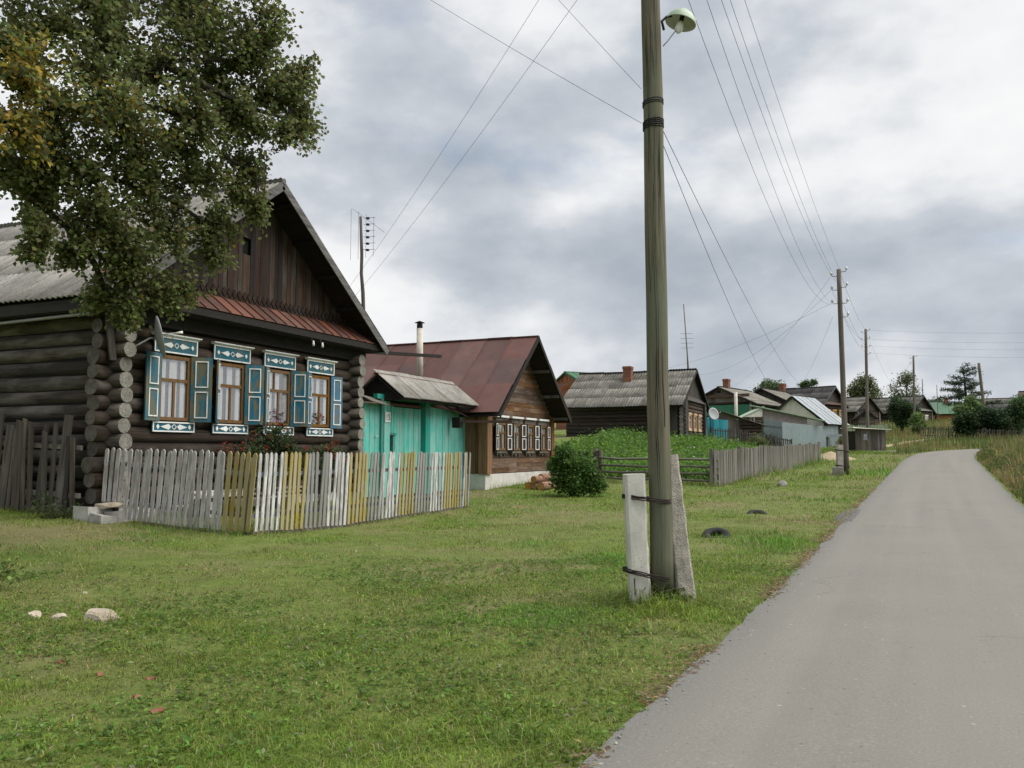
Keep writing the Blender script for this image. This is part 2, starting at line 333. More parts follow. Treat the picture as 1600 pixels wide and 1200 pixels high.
ed = t.n('ShaderNodeMath', {0: edge, 1: t.n('ShaderNodeMath', {0: a, 1: 0.12}, operation='MULTIPLY').outputs[0]}, operation='ADD').outputs[0]
col = t.mix(t.ramp(ed, [(0.46, 0.0), (0.57, 0.7)]), col, (0.128, 0.128, 0.125))
col = t.mix(t.ramp(f, [(0.58, 0.0), (0.70, 0.7)]), col, (0.34, 0.33, 0.3))
col = t.mix(t.ramp(f, [(0.28, 0.85), (0.42, 0.0)]), col, (0.07, 0.068, 0.065))
col = t.mix(t.ramp(ff, [(0.27, 0.5), (0.36, 0.0)]), col, (0.09, 0.088, 0.085))
vo = t.n('ShaderNodeTexVoronoi', {'Vector': v, 'Scale': 3.1, 'Randomness': 1.0}).outputs['Distance']
col = t.mix(t.ramp(vo, [(0.035, 0.65), (0.05, 0.0)]), col, (0.07, 0.066, 0.06))
ve = t.n('ShaderNodeTexVoronoi', {'Vector': t.n('ShaderNodeVectorMath', {0: v, 1: t.n('ShaderNodeVectorMath', {0: t.n('ShaderNodeTexNoise', {'Vector': v, 'Scale': 1.3, 'Detail': 5}).outputs['Color'], 1: (1.6, 1.6, 1.6)}, operation='MULTIPLY').outputs[0]}, operation='ADD').outputs[0], 'Scale': .22}, feature='DISTANCE_TO_EDGE').outputs['Distance']
cm = t.n('ShaderNodeMath', {0: t.ramp(ve, [(0.0, .55), (.0035, 0.0)]), 1: t.ramp(t.noise(v, .35, 3), [(.5, 0.0), (.58, 1.0)])}, operation='MULTIPLY').outputs[0]
col = t.mix(cm, col, (.06, .058, .055))
vs = t.n('ShaderNodeTexVoronoi', {'Vector': v, 'Scale': 7.0, 'Randomness': 1.0}); col = t.mix(t.ramp(vs.outputs['Distance'], [(.07, .8), (.1, 0.0)]), col, t.ramp(t.n('ShaderNodeSeparateColor', {0: vs.outputs['Color']}).outputs[0], [(.3, (.1, .095, .09)), (.55, (.17, .16, .145)), (.75, (.36, .34, .29))]))
M['road'] = t.end(col, 0.9, f, 0.35, 0.006)
t = NT('gravel'); v = t.coord((1, 1, 1), rnd=False); vo = t.n('ShaderNodeTexVoronoi', {'Vector': v, 'Scale': 32}).outputs
M['gravel'] = t.end(t.ramp(vo['Color'], [(0.2, (0.07, 0.07, 0.07)), (0.8, (0.16, 0.157, 0.15))]), 0.95, vo['Distance'], .6, 0.02)
M['soil'] = stone('bare_soil', (0.1, 0.08, 0.055), (0.19, 0.15, 0.1), 6, 1.0, 0.6, 0.03, 0.0)

# ------------------------------------------------------------------ geometry helpers
def link(o, parent=None):
    C.objects.link(o)
    if parent is not None: o.parent = parent
    return o
def raw(name, V, F, mats, fm=None, smooth=False, parent=None, loc=None, meshonly=False):
    me = bpy.data.meshes.new(name); me.from_pydata(V, [], F)
    for m in (mats if isinstance(mats, (list, tuple)) else [mats]): me.materials.append(M[m] if isinstance(m, str) else m)
    if fm is not None: me.polygons.foreach_set('material_index', fm)
    if smooth: me.polygons.foreach_set('use_smooth', [True] * len(me.polygons))
    me.update()
    if meshonly: return me
    o = bpy.data.objects.new(name, me)
    if loc is not None: o.location = loc
    return link(o, parent)
def inst(name, me, parent, loc=(0, 0, 0), rot=None, scale=None, mat=None):
    o = bpy.data.objects.new(name, me)
    if mat is not None: o.matrix_local = mat
    else:
        o.location = loc
        if rot is not None: o.rotation_euler = rot
        if scale is not None: o.scale = scale
    return link(o, parent)
class MB:
    def __init__(s): s.v = []; s.f = []; s.m = []
    def add(s, V, F, m=0):
        k = len(s.v); s.v += [tuple(p) for p in V]
        for f in F: s.f.append(tuple(i + k for i in f)); s.m.append(m)
        return s
    def box(s, x0, x1, y0, y1, z0, z1, m=0, j=0.0):
        V = [(x, y, z) for z in (z0, z1) for y in (y0, y1) for x in (x0, x1)]
        if j: V = [tuple(c + random.uniform(-j, j) for c in p) for p in V]
        return s.add(V, [(0, 2, 3, 1), (4, 5, 7, 6), (0, 1, 5, 4), (2, 6, 7, 3), (0, 4, 6, 2), (1, 3, 7, 5)], m)
    def beam(s, a, b, w, h, up=(0, 0, 1), m=0):
        a = Vector(a); b = Vector(b); d = (b - a).normalized(); u = Vector(up); r = d.cross(u)
        if r.length < 1e-4: r = Vector((1, 0, 0))
        r.normalize(); u = r.cross(d)
        V = []
        for p in (a, b):
            for sx_, sy_ in ((-1, -1), (1, -1), (1, 1), (-1, 1)): V.append(p + r * (sx_ * w / 2) + u * (sy_ * h / 2))
        return s.add(V, [(0, 1, 2, 3), (7, 6, 5, 4), (0, 4, 5, 1), (1, 5, 6, 2), (2, 6, 7, 3), (3, 7, 4, 0)], m)
    def prism(s, pts, y0, y1, m=0, axes='xz'):
        n = len(pts); V = []
        for y in (y0, y1):
            for p in pts: V.append((p[0], y, p[1]) if axes == 'xz' else ((p[0], p[1], y) if axes == 'xy' else (y, p[0], p[1])))
        F = [tuple(range(n)), tuple(range(2 * n - 1, n - 1, -1))]
        for i in range(n): k = (i + 1) % n; F.append((i, i + n, k + n, k))
        return s.add(V, F, m)
    def slab(s, q, th, m=0):
        q = [Vector(p) for p in q]; nn = (q[1] - q[0]).cross(q[-1] - q[0]).normalized() * th; n = len(q)
        V = q + [p - nn for p in q]; F = [tuple(range(n)), tuple(range(2 * n - 1, n - 1, -1))]
        for i in range(n): k = (i + 1) % n; F.append((i, i + n, k + n, k))
        return s.add(V, F, m)
    def tube(s, pts, r, n=8, caps=True, m=0, cm=None, wob=0.0):
        pts = [Vector(p) for p in pts]; L = len(pts)
        rs = r if isinstance(r, (list, tuple)) else [r] * L
        d0 = (pts[1] - pts[0]).normalized(); up = Vector((0, 0, 1)) if abs(d0.z) < 0.9 else Vector((1, 0, 0))
        V = []; 
        for i, p in enumerate(pts):
            d = (pts[min(i + 1, L - 1)] - pts[max(i - 1, 0)]).normalized()
            a = d.cross(up).normalized(); b = a.cross(d); up = b if abs(d.dot(b)) < .99 else up
            for k in range(n):
                t_ = 2 * math.pi * k / n; rr = rs[i] * (1 + random.uniform(-wob, wob))
                V.append(p + a * (math.cos(t_) * rr) + b * (math.sin(t_) * rr))
        F = []
        for i in range(L - 1):
            for k in range(n): k2 = (k + 1) % n; F.append((i * n + k, i * n + k2, (i + 1) * n + k2, (i + 1) * n + k))
        s.add(V, F, m)
        if caps:
            k0 = len(s.v) - L * n
            s.f.append(tuple(range(k0 + n - 1, k0 - 1, -1))); s.m.append(m if cm is None else cm)
            e = k0 + (L - 1) * n; s.f.append(tuple(range(e, e + n))); s.m.append(m if cm is None else cm)
        return s
    def jit(s, a): s.v = [tuple(c + random.uniform(-a, a) for c in p) for p in s.v]; return s
    def build(s, name, mats, parent=None, smooth=False, loc=None): return raw(name, s.v, s.f, mats, s.m, smooth, parent, loc)
    def mesh(s, name, mats, smooth=False): return raw(name, s.v, s.f, mats, s.m, smooth, meshonly=True)
def smooth_tube(o):
    for p in o.data.polygons:
        if len(p.vertices) == 4: p.use_smooth = True
    return o
def tag(o, label, cat, group=None, kind=None):
    if label: o['label'] = label
    if cat: o['category'] = cat
    if group: o['group'] = group
    if kind: o['kind'] = kind
    return o
def thing(name, label, cat, loc=(0, 0, 0), rz=0.0, group=None):
    o = bpy.data.objects.new(name, None); o.empty_display_size = 0.2; o.location = loc; o.rotation_euler = (0, 0, rz)
    link(o); return tag(o, label, cat, group)
def struct(o): o['kind'] = 'structure'; return o

def npmesh(name, V, F, mat, cols=None, parent=None, smooth=False):
    """V (n,3), F (m,k) of constant k, cols per vertex (n,3)"""
    V = np.asarray(V, np.float32); F = np.asarray(F, np.int32); m, k = F.shape
    me = bpy.data.meshes.new(name)
    me.vertices.add(len(V)); me.vertices.foreach_set('co', V.ravel())
    me.loops.add(m * k); me.loops.foreach_set('vertex_index', F.ravel())
    me.polygons.add(m); me.polygons.foreach_set('loop_start', np.arange(0, m * k, k, dtype=np.int32))
    me.materials.append(M[mat])
    if smooth: me.polygons.foreach_set('use_smooth', np.ones(m, bool))
    if cols is not None:
        at = me.attributes.new('Col', 'FLOAT_COLOR', 'POINT')
        at.data.foreach_set('color', np.concatenate([cols, np.ones((len(cols), 1))], 1).astype(np.float32).ravel())
    me.update(calc_edges=True)
    return link(bpy.data.objects.new(name, me), parent)
def leaves(name, P, size, col, parent, mat='leaf', aspect=0.8, up=0.3, fold=0.25, dirs=None):
    """folded rhombic leaves at P (n,3)"""
    n = len(P); size = np.broadcast_to(np.asarray(size, float), (n,))[:, None]
    nrm = rng.normal(size=(n, 3)); nrm[:, 2] = np.abs(nrm[:, 2]) + up * 2; nrm /= np.linalg.norm(nrm, axis=1)[:, None]
    d = rng.normal(size=(n, 3)) if dirs is None else dirs + rng.normal(size=(n, 3)) * 0.35
    d -= (d * nrm).sum(1)[:, None] * nrm; d /= np.linalg.norm(d, axis=1)[:, None] + 1e-9
    w = np.cross(nrm, d)
    a = P; b = P + (d * 0.45 + w * 0.5 * aspect + nrm * fold * 0.35) * size; c = P + d * size - nrm * size * 0.1; e = P + (d * 0.45 - w * 0.5 * aspect + nrm * fold * 0.35) * size
    V = np.stack([a, b, c, e], 1).reshape(-1, 3)
    i = np.arange(n)[:, None] * 4
    F = np.concatenate([i + np.array([[0, 1, 2]]), i + np.array([[0, 2, 3]])], 0)
    return npmesh(name, V, F, mat, np.repeat(col, 4, 0), parent)
def blades(name, P, h, w, col, mat='grass', parent=None, lean=0.5, seg2=True):
    n = len(P); h = np.broadcast_to(h, (n,))[:, None]; w = np.broadcast_to(w, (n,))[:, None]
    th = rng.uniform(0, 2 * math.pi, n); d = np.stack([np.cos(th), np.sin(th), np.zeros(n)], 1)
    s = np.stack([-np.sin(th), np.cos(th), np.zeros(n)], 1); ln = np.abs(rng.normal(0, lean, n))[:, None]
    up = np.array([[0, 0, 1.0]])
    if seg2:
        mid = P + up * h * 0.6 + d * h * ln * 0.28; tip = P + up * h * (1 - 0.25 * np.minimum(ln, 2.4)) + d * h * ln * 0.9
        V = np.stack([P - s * w / 2, P + s * w / 2, mid + s * w * 0.4, mid - s * w * 0.4, tip], 1).reshape(-1, 3)
        i = np.arange(n)[:, None] * 5
        F = np.concatenate([i + np.array([[0, 1, 2]]), i + np.array([[0, 2, 3]]), i + np.array([[3, 2, 4]])], 0); k = 5
    else:
        tip = P + up * h + d * h * ln * 0.8
        V = np.stack([P - s * w / 2, P + s * w / 2, tip], 1).reshape(-1, 3); F = np.arange(n * 3).reshape(-1, 3); k = 3
    return npmesh(name, V, F, mat, np.repeat(col, k, 0), parent)
def jcol(n, base, amt=0.25, hue=0.12):
    b = np.array(base)[None, :] * np.exp(rng.normal(0, amt, (n, 1))); return np.clip(b * (1 + rng.normal(0, hue, (n, 3))), 0.002, 0.9)

# ------------------------------------------------------------------ ground and road
def axis(stops):
    out = []
    for a, b, st in stops: out += list(np.arange(a, b, st))
    return np.array(out + [stops[-1][1]])
gx = axis([(-900, -200, 100), (-200, -60, 20), (-60, -24, 4), (-24, 10, 0.5), (10, 30, 2), (30, 100, 10), (100, 300, 50), (300, 900, 100)])
gy = axis([(-60, -4, 4), (-4, 42, 0.5), (42, 110, 1.0), (110, 180, 5), (180, 400, 40), (400, 1600, 200)])
GX, GY = np.meshgrid(gx, gy); GZ = g(GX, GY)
nx, ny = len(gx), len(gy)
ii = (np.arange(ny - 1)[:, None] * nx + np.arange(nx - 1)[None, :]).ravel()
struct(npmesh('ground', np.stack([GX.ravel(), GY.ravel(), GZ.ravel()], 1), np.stack([ii, ii + 1, ii + nx + 1, ii + nx], 1), 'ground', smooth=True))

def spline(P, step):
    P = np.asarray(P); seg = np.r_[0, np.cumsum(np.linalg.norm(np.diff(P, axis=0), axis=1))]
    s = np.arange(0, seg[-1], step)
    return np.stack([np.interp(s, seg, P[:, 0]), np.interp(s, seg, P[:, 1])], 1), s
def smooth_poly(P, it=3):
    P = np.asarray(P, float)
    for _ in range(it):
        q = [P[0]]
        for a, b in zip(P[:-1], P[1:]): q += [a * .75 + b * .25, a * .25 + b * .75]
        q.append(P[-1]); P = np.array(q)
    return P
Ls = smooth_poly(LE); Rs = smooth_poly(RE); n_ = 420
def resamp(P):
    seg = np.r_[0, np.cumsum(np.linalg.norm(np.diff(P, axis=0), axis=1))]; s = np.linspace(0, seg[-1], n_)
    return np.stack([np.interp(s, seg, P[:, 0]), np.interp(s, seg, P[:, 1])], 1)
La, Ra = resamp(Ls), resamp(Rs)
V = []; UV = []; K = 12
for i in range(n_):
    jl = (fbm(i * 0.9, 0.3, 41, 3) - 0.5) * 0.12; jr = (fbm(i * 0.9, 7.3, 43, 3) - 0.5) * 0.16
    for k in range(K + 1):
        f_ = k / K; p = La[i] * (1 - f_) + Ra[i] * f_
        p = p + (jl * (1 - f_) + jr * f_) * np.array([1, 0])
        V.append((p[0], p[1], float(g0(p[0], p[1])) + 0.022 + 0.05 * (1 - (2 * f_ - 1) ** 2))); UV.append((f_, i * 0.24))
F = [(i * (K + 1) + k, i * (K + 1) + k + 1, (i + 1) * (K + 1) + k + 1, (i + 1) * (K + 1) + k) for i in range(n_ - 1) for k in range(K)]
road = struct(raw('road', V, F, 'road', smooth=True))
uvl = road.data.uv_layers.new(name='UVMap')
for l in road.data.loops: uvl.data[l.index].uv = UV[l.vertex_index]
def patch(name, cx_, cy_, rx, ry, mat, h=0.012, rz=0.0, seed=1, rings=4):
    mb = MB(); n = 26; V = [(cx_, cy_, gz(cx_, cy_) + h)]
    for r_ in range(1, rings + 1):
        for k in range(n):
            a_ = 2 * math.pi * k / n; rr = r_ / rings * (0.75 + 0.5 * float(fbm(math.cos(a_) * 1.5 + 9, math.sin(a_) * 1.5 + 9, seed, 3)))
            x, y = rr * rx * math.cos(a_), rr * ry * math.sin(a_)
            x, y = x * math.cos(rz) - y * math.sin(rz), x * math.sin(rz) + y * math.cos(rz)
            V.append((cx_ + x, cy_ + y, gz(cx_ + x, cy_ + y) + h * (1.0 if r_ < rings else -0.6)))
    F = [(0, 1 + k, 1 + (k + 1) % n) for k in range(n)]
    for r_ in range(rings - 1):
        for k in range(n): a_, b_ = 1 + r_ * n + k, 1 + r_ * n + (k + 1) % n; F.append((a_, a_ + n, b_ + n, b_))
    return struct(raw(name, V, F, mat, smooth=True))
patch('gravel_shoulder', -.66, 20.8, 0.3, 2.4, 'gravel', 0.03, -0.05, 3)
patch('dirt_track', 1.2, 81.5, 0.6, 12.0, 'sand', 0.03, -0.35, 5, 8)
patch('side_track', -0.3, 69.3, 3.6, 0.8, 'road', 0.03, -0.15, 6, 6)

# ------------------------------------------------------------------ building-piece helpers (local frame: x along the facade, -y outward)
_corr = {}
def corr_mesh(w, h, mat, pitch=0.15, amp=0.024):
    k = (w, h, mat, pitch)
    if k not in _corr:
        nw = max(2, round(w / pitch)); n = nw * 4; V = []
        for yy, zz in ((0, 0.012), (h, 0.0)):
            for i in range(n + 1): V.append((w * i / n, yy, amp * math.sin(2 * math.pi * nw * i / n) + zz))
        F = [(i, i + 1, n + 2 + i, n + 1 + i) for i in range(n)]
        k0 = len(V); V += [(x, y, z - 0.012) for x, y, z in V[:]]
        F += [(k0 + n + 1 + i, k0 + n + 2 + i, k0 + i + 1, k0 + i) for i in range(n)] + [(k0 + i, k0 + i + 1, i + 1, i) for i in range(n)]
        _corr[k] = raw('roof_sheet', V, F, mat, smooth=True, meshonly=True)
    return _corr[k]
def flat_mesh(w, h, mat):
    k = (w, h, mat, 'flat')
    if k not in _corr:
        mb = MB(); mb.box(0.006, w - 0.006, 0, h + 0.03, -0.008, 0.0); mb.box(-0.012, 0.012, 0, h, 0, 0.028)
        _corr[k] = mb.mesh('roof_sheet', mat)
    return _corr[k]
def sheets(parent, o, u, v, nu, nv, w, h, mat, flat=False, pitch=0.15, jit=0.012, stagger=0.0, name='roof_sheet', sag=0.0, kind=None):
    """tile a roof plane with overlapping sheets; o lower corner, u along the eave, v up the slope (unit vectors)"""
    u = Vector(u).normalized(); v = Vector(v).normalized(); nn = u.cross(v).normalized()
    me = flat_mesh(w, h, mat) if flat else corr_mesh(w, h + 0.12, mat, pitch)
    for r_ in range(nv):
        for c_ in range(nu):
            su = (stagger * (r_ % 2)) * w
            p = Vector(o) + u * (c_ * w + su) + v * (r_ * h) + nn * ((0.03 if flat else 0.012) * (nv - r_) + 0.008 * (c_ % 2)) 
            p += v * random.uniform(-jit, jit) * 2 + nn * random.uniform(0, jit)
            if sag: p += Vector((0, 0, -sag * math.sin(math.pi * (c_ + .5) / nu)))
            a_ = random.uniform(-jit, jit) * 0.5
            uu = (u * math.cos(a_) + v * math.sin(a_)); vv = nn.cross(uu)
            inst(name, me, parent, mat=Matrix(((uu.x, vv.x, nn.x, p.x), (uu.y, vv.y, nn.y, p.y), (uu.z, vv.z, nn.z, p.z), (0, 0, 0, 1))))
def log_piece(parent, a, b, r, mats, n=10, name='log', wob=0.02, segs=5):
    a = Vector(a); b = Vector(b); pts = []; rs = []
    for i in range(segs + 1):
        f_ = i / segs; p = a.lerp(b, f_) + Vector((0, random.uniform(-.014, .014), random.uniform(-.012, .012)) if abs((b - a).x) > abs((b - a).y) else (random.uniform(-.014, .014), 0, random.uniform(-.012, .012)))
        pts.append(p); rs.append(r * random.uniform(0.97, 1.03))
    return smooth_tube(MB().tube(pts, rs, n, True, 0, 1, wob).build(name, mats, parent))
def vplanks(parent, x0, x1, y, z0f, z1f, w, mat, th=0.03, name='plank', gap=0.006, along='x', jz=0.0, me=None):
    """vertical boards from x0 to x1; z0f/z1f functions of x"""
    x = x0; i = 0
    while x < x1 - 0.02:
        ww = min(w * random.uniform(0.85, 1.15), x1 - x); a_, b_ = x + gap / 2, x + ww - gap / 2
        dy = random.uniform(-0.005, 0.005) + (0.008 if i % 2 else 0)
        za, zb = z0f((a_ + b_) / 2) + random.uniform(-jz, jz), None
        pts = [(a_, za), (b_, za), (b_, z1f(b_) + random.uniform(-jz, jz)), (a_, z1f(a_) + random.uniform(-jz, jz))]
        mb = MB()
        if along == 'x': mb.prism(pts, y + dy - th / 2, y + dy + th / 2)
        else: mb.prism(pts, y + dy - th / 2, y + dy + th / 2, axes='yz')
        mb.build(name, mat, parent); x += ww; i += 1
def hplanks(parent, x0, x1, y, z0, z1, h, mat, th=0.03, name='plank', along='x', clip=None, split=True):
    z = z0
    while z < z1 - 0.02:
        hh = min(h * random.uniform(0.9, 1.1), z1 - z); a_, b_ = x0, x1
        if clip: a_, b_ = clip(z + hh / 2)
        if b_ - a_ > 0.1:
            cuts = [a_, b_]
            if split and b_ - a_ > 2.5: cuts = [a_, a_ + (b_ - a_) * random.uniform(0.25, 0.75), b_]
            for p, q in zip(cuts[:-1], cuts[1:]):
                dy = random.uniform(-0.006, 0.006); mb = MB()
                if along == 'x': mb.box(p + 0.003, q - 0.003, y + dy - th / 2, y + dy + th / 2, z + 0.004, z + hh - 0.004, j=0.003)
                else: mb.box(y + dy - th / 2, y + dy + th / 2, p + 0.003, q - 0.003, z + 0.004, z + hh - 0.004, j=0.003)
                mb.build(name, mat, parent)
        z += hh
def curtain(parent, x0, x1, y, z0, z1, gap=0.0, mat='curtain'):
    mb = MB(); n = 22; w = x1 - x0
    for a_, b_ in ((x0, x0 + w * (.24 - gap * .2)), (x0 + w * .36, x0 + w * (.68 - gap * .4)), (x1 - w * (.22 - gap * .1), x1)):
        V = []
        for zz in (z0, z1):
            for i in range(n + 1): V.append((a_ + (b_ - a_) * i / n, y + 0.016 * math.sin(i * 1.35 + a_ * 7), zz))
        mb.add(V, [(i, i + 1, n + 2 + i, n + 1 + i) for i in range(n)])
    return mb.build('curtain', mat, parent, smooth=True)
def brick_chimney(parent, cx_, cy_, w, d, z0, z1, course=0.085, flare=True):
    me = None
    mb = MB(); mb.box(cx_ - w / 2 + .012, cx_ + w / 2 - .012, cy_ - d / 2 + .012, cy_ + d / 2 - .012, z0, z1 - 0.01)
    core = mb.build('chimney', 'mortar', parent); n = int((z1 - z0) / course)
    bm = MB().box(-0.5, 0.5, -0.5, 0.5, -0.5, 0.5).mesh('brick', 'brickred')
    for i in range(n):
        e = 0.04 if flare and i >= n - 2 else 0.0; zc = z0 + (i + .5) * course; W_, D_ = w + 2 * e, d + 2 * e
        k = 2
        for q in range(k):
            o_ = 0.5 if i % 2 else 0.0
            xs = [(-W_ / 2, 0), (0, W_ / 2)] if i % 2 == 0 else [(-W_ / 2, -W_ / 6), (-W_ / 6, W_ / 2)]
            a_, b_ = xs[q]
            inst('brick', bm, core, (cx_ + (a_ + b_) / 2, cy_ - D_ / 2 + .06, zc), None, (b_ - a_ - .012, 0.12, course - .012))
            inst('brick', bm, core, (cx_ + (a_ + b_) / 2, cy_ + D_ / 2 - .06, zc), None, (b_ - a_ - .012, 0.12, course - .012))
        for sx_ in (-1, 1): inst('brick', bm, core, (cx_ + sx_ * (W_ / 2 - .06), cy_, zc), None, (0.12, max(D_ - .25, .05), course - .012))
    return core

# ------------------------------------------------------------------ the log house in front
ZB = 0.25
H1 = thing('log_house', 'dark old log house with carved teal window surrounds and corrugated slate roof', 'house', (-13.6, 15.46, ZB), R(90))
def zl(z): return z - ZB
HW = 3.96; PITCH = 0.295; LR = 0.157
wins = [-2.56, -0.91, 0.74, 2.37]; WZ0, WZ1, WW = 2.2, 3.55, 0.86
zside = [0.57 + PITCH * i for i in range(13)]
for i, z in enumerate(zside):
    for sx_ in (-1, 1):
        log_piece(H1, (sx_ * HW, -0.42 + random.uniform(-.05, .05), zl(z)), (sx_ * HW, 9.6, zl(z)), LR * random.uniform(.9, 1.05), ['log_side', 'log_end'], 12, wob=.035, segs=8)
    zf = z + PITCH / 2
    cuts = [-HW - 0.42 + random.uniform(-.06, .06), HW + 0.2]
    if WZ0 - 0.1 < zf < WZ1 + 0.08:
        ed = [cuts[0]]
        for c_ in wins: ed += [c_ - WW / 2 - 0.03, c_ + WW / 2 + 0.03]
        ed.append(cuts[1]); prs = list(zip(ed[0::2], ed[1::2]))
    else: prs = [tuple(cuts)]
    for a_, b_ in prs: log_piece(H1, (a_, 0, zl(zf)), (b_, 0, zl(zf)), LR * random.uniform(.9, 1.05), ['log', 'log_end_shaded'], 12, wob=.035, segs=8)
for sg in (-1, 1): MB().box(sg * HW - .07, sg * HW + .07, .05, 9.5, zl(.45), zl(4.3)).build('chinking', 'black', H1)
mb = MB(); ed = [-HW]
for c_ in wins: ed += [c_ - WW / 2 - .05, c_ + WW / 2 + .05]
ed.append(HW)
mb.box(-HW, HW, -.06, .06, zl(.45), zl(WZ0) - .1); mb.box(-HW, HW, -.06, .06, zl(WZ1) + .08, zl(4.4))
for a_, b_ in zip(ed[0::2], ed[1::2]): mb.box(a_, b_, -.06, .06, zl(WZ0) - .1, zl(WZ1) + .08)
mb.build('chinking', 'black', H1)
# rubble foundation
mb_i = 0
for k in range(24):
    x = -HW - 0.25 + k * (2 * HW + 0.4) / 24
    MB().box(x + .01, x + .34, -0.2, 0.22, -0.3, zl(0.42 + random.uniform(0, .06)), j=0.03).build('foundation_stone', 'found', H1)
for k in range(20):
    y = 0.25 + k * 0.46
    MB().box(-HW - .16, -HW + .16, y, y + .44, -0.3, zl(0.42 + random.uniform(0, .05)), j=0.03).build('foundation_stone', 'found', H1)
for x0, x1, ya, yb, zt in ((-.75, -.42, -.75, -.4, .40), (-.43, -.05, -.78, -.45, .47), (-.72, -.36, -.42, -.02, .52), (-.38, .0, -.46, -.05, .5), (-.02, .34, -.62, -.3, .44), (.33, .7, -.5, -.2, .4)): MB().box(-HW + x0, -HW + x1, ya, yb, -.45, zl(zt), j=0.045).build('foundation_stone', 'found', H1)
MB().box(-HW - .5, -HW - .1, -.7, -.3, zl(.5), zl(.62), j=0.04).build('foundation_stone', 'rock', H1)
# windows: window > pane, curtain, shutter, head_board, sill_board, ornament
def diamond(mb, cx_, cz_, w, h, y, m): mb.prism([(cx_ - w / 2, cz_), (cx_, cz_ - h / 2), (cx_ + w / 2, cz_), (cx_, cz_ + h / 2)], y - 0.012, y, m)
def ornament(par, cx_, cz_, w, y):
    mb = MB(); k = w / 1.16
    for sg in (-1, 1):
        diamond(mb, cx_ + sg * 0.44 * k, cz_, 0.085 * k, 0.11, y, 0)
        mb.prism([(cx_ + sg * 0.37 * k, cz_), (cx_ + sg * 0.15 * k, cz_ - 0.06), (cx_ + sg * 0.085 * k, cz_), (cx_ + sg * 0.15 * k, cz_ + .06)][::sg], y - 0.012, y, 0)
        mb.beam((cx_ + sg * .062, y - .006, cz_), (cx_, y - .006, cz_ + .055), .012, .014); mb.beam((cx_ + sg * .062, y - .006, cz_), (cx_, y - .006, cz_ - .055), .012, .014)
    mb.build('ornament', ['white'], par)
def board_panel(par, name, x0, x1, z0, z1, y, cor):
    mb = MB(); mb.box(x0, x1, y - 0.03, y, z0, z1, 0)
    e = 0.028
    for b_ in ((x0, x1, z0, z0 + e), (x0, x1, z1 - e, z1), (x0, x0 + e, z0 + e, z1 - e), (x1 - e, x1, z0 + e, z1 - e)): mb.box(b_[0], b_[1], y - 0.048, y - 0.028, b_[2], b_[3], 1)
    if cor:
        mb.prism([(y - 0.03, z1), (y - 0.05, z1 + .005), (y - 0.11, z1 + 0.035), (y - 0.11, z1 + 0.058), (y, z1 + 0.062), (y, z1)], x0 - 0.06, x1 + 0.06, 1, axes='yz')
    mb.build(name, ['teal', 'white'], par)
    ornament(par, (x0 + x1) / 2, (z0 + z1) / 2, x1 - x0, y - 0.031)
def shutter(par, hx, side, z0, z1, y, w, ang, mat):
    mb = MB(); h = z1 - z0
    mb.box(0, w, -0.032, 0, 0, h, 0)
    for a_, b_ in ((0.06, 0.47), (0.53, 0.94)):
        zz0, zz1 = h * a_, h * b_; e = 0.024; x0, x1 = w * 0.2, w * 0.82
        for q in ((x0, x1, zz0, zz0 + e), (x0, x1, zz1 - e, zz1), (x0, x0 + e, zz0 + e, zz1 - e), (x1 - e, x1, zz0 + e, zz1 - e)): mb.box(q[0], q[1], -0.05, -0.03, q[2], q[3], 1)
    if side < 0: mb.v = [(-x, yy, z) for x, yy, z in mb.v]; mb.f = [f[::-1] for f in mb.f]
    o = mb.build('shutter', [mat, 'white'], par); o.location = (hx, y, z0); o.rotation_euler = (0, 0, -side * R(ang))
    return o
shm = [('teal_worn', 'teal_worn'), ('teal_worn', 'teal_worn'), ('teal_worn', 'teal_worn'), ('blue_paint', 'blue_paint')]
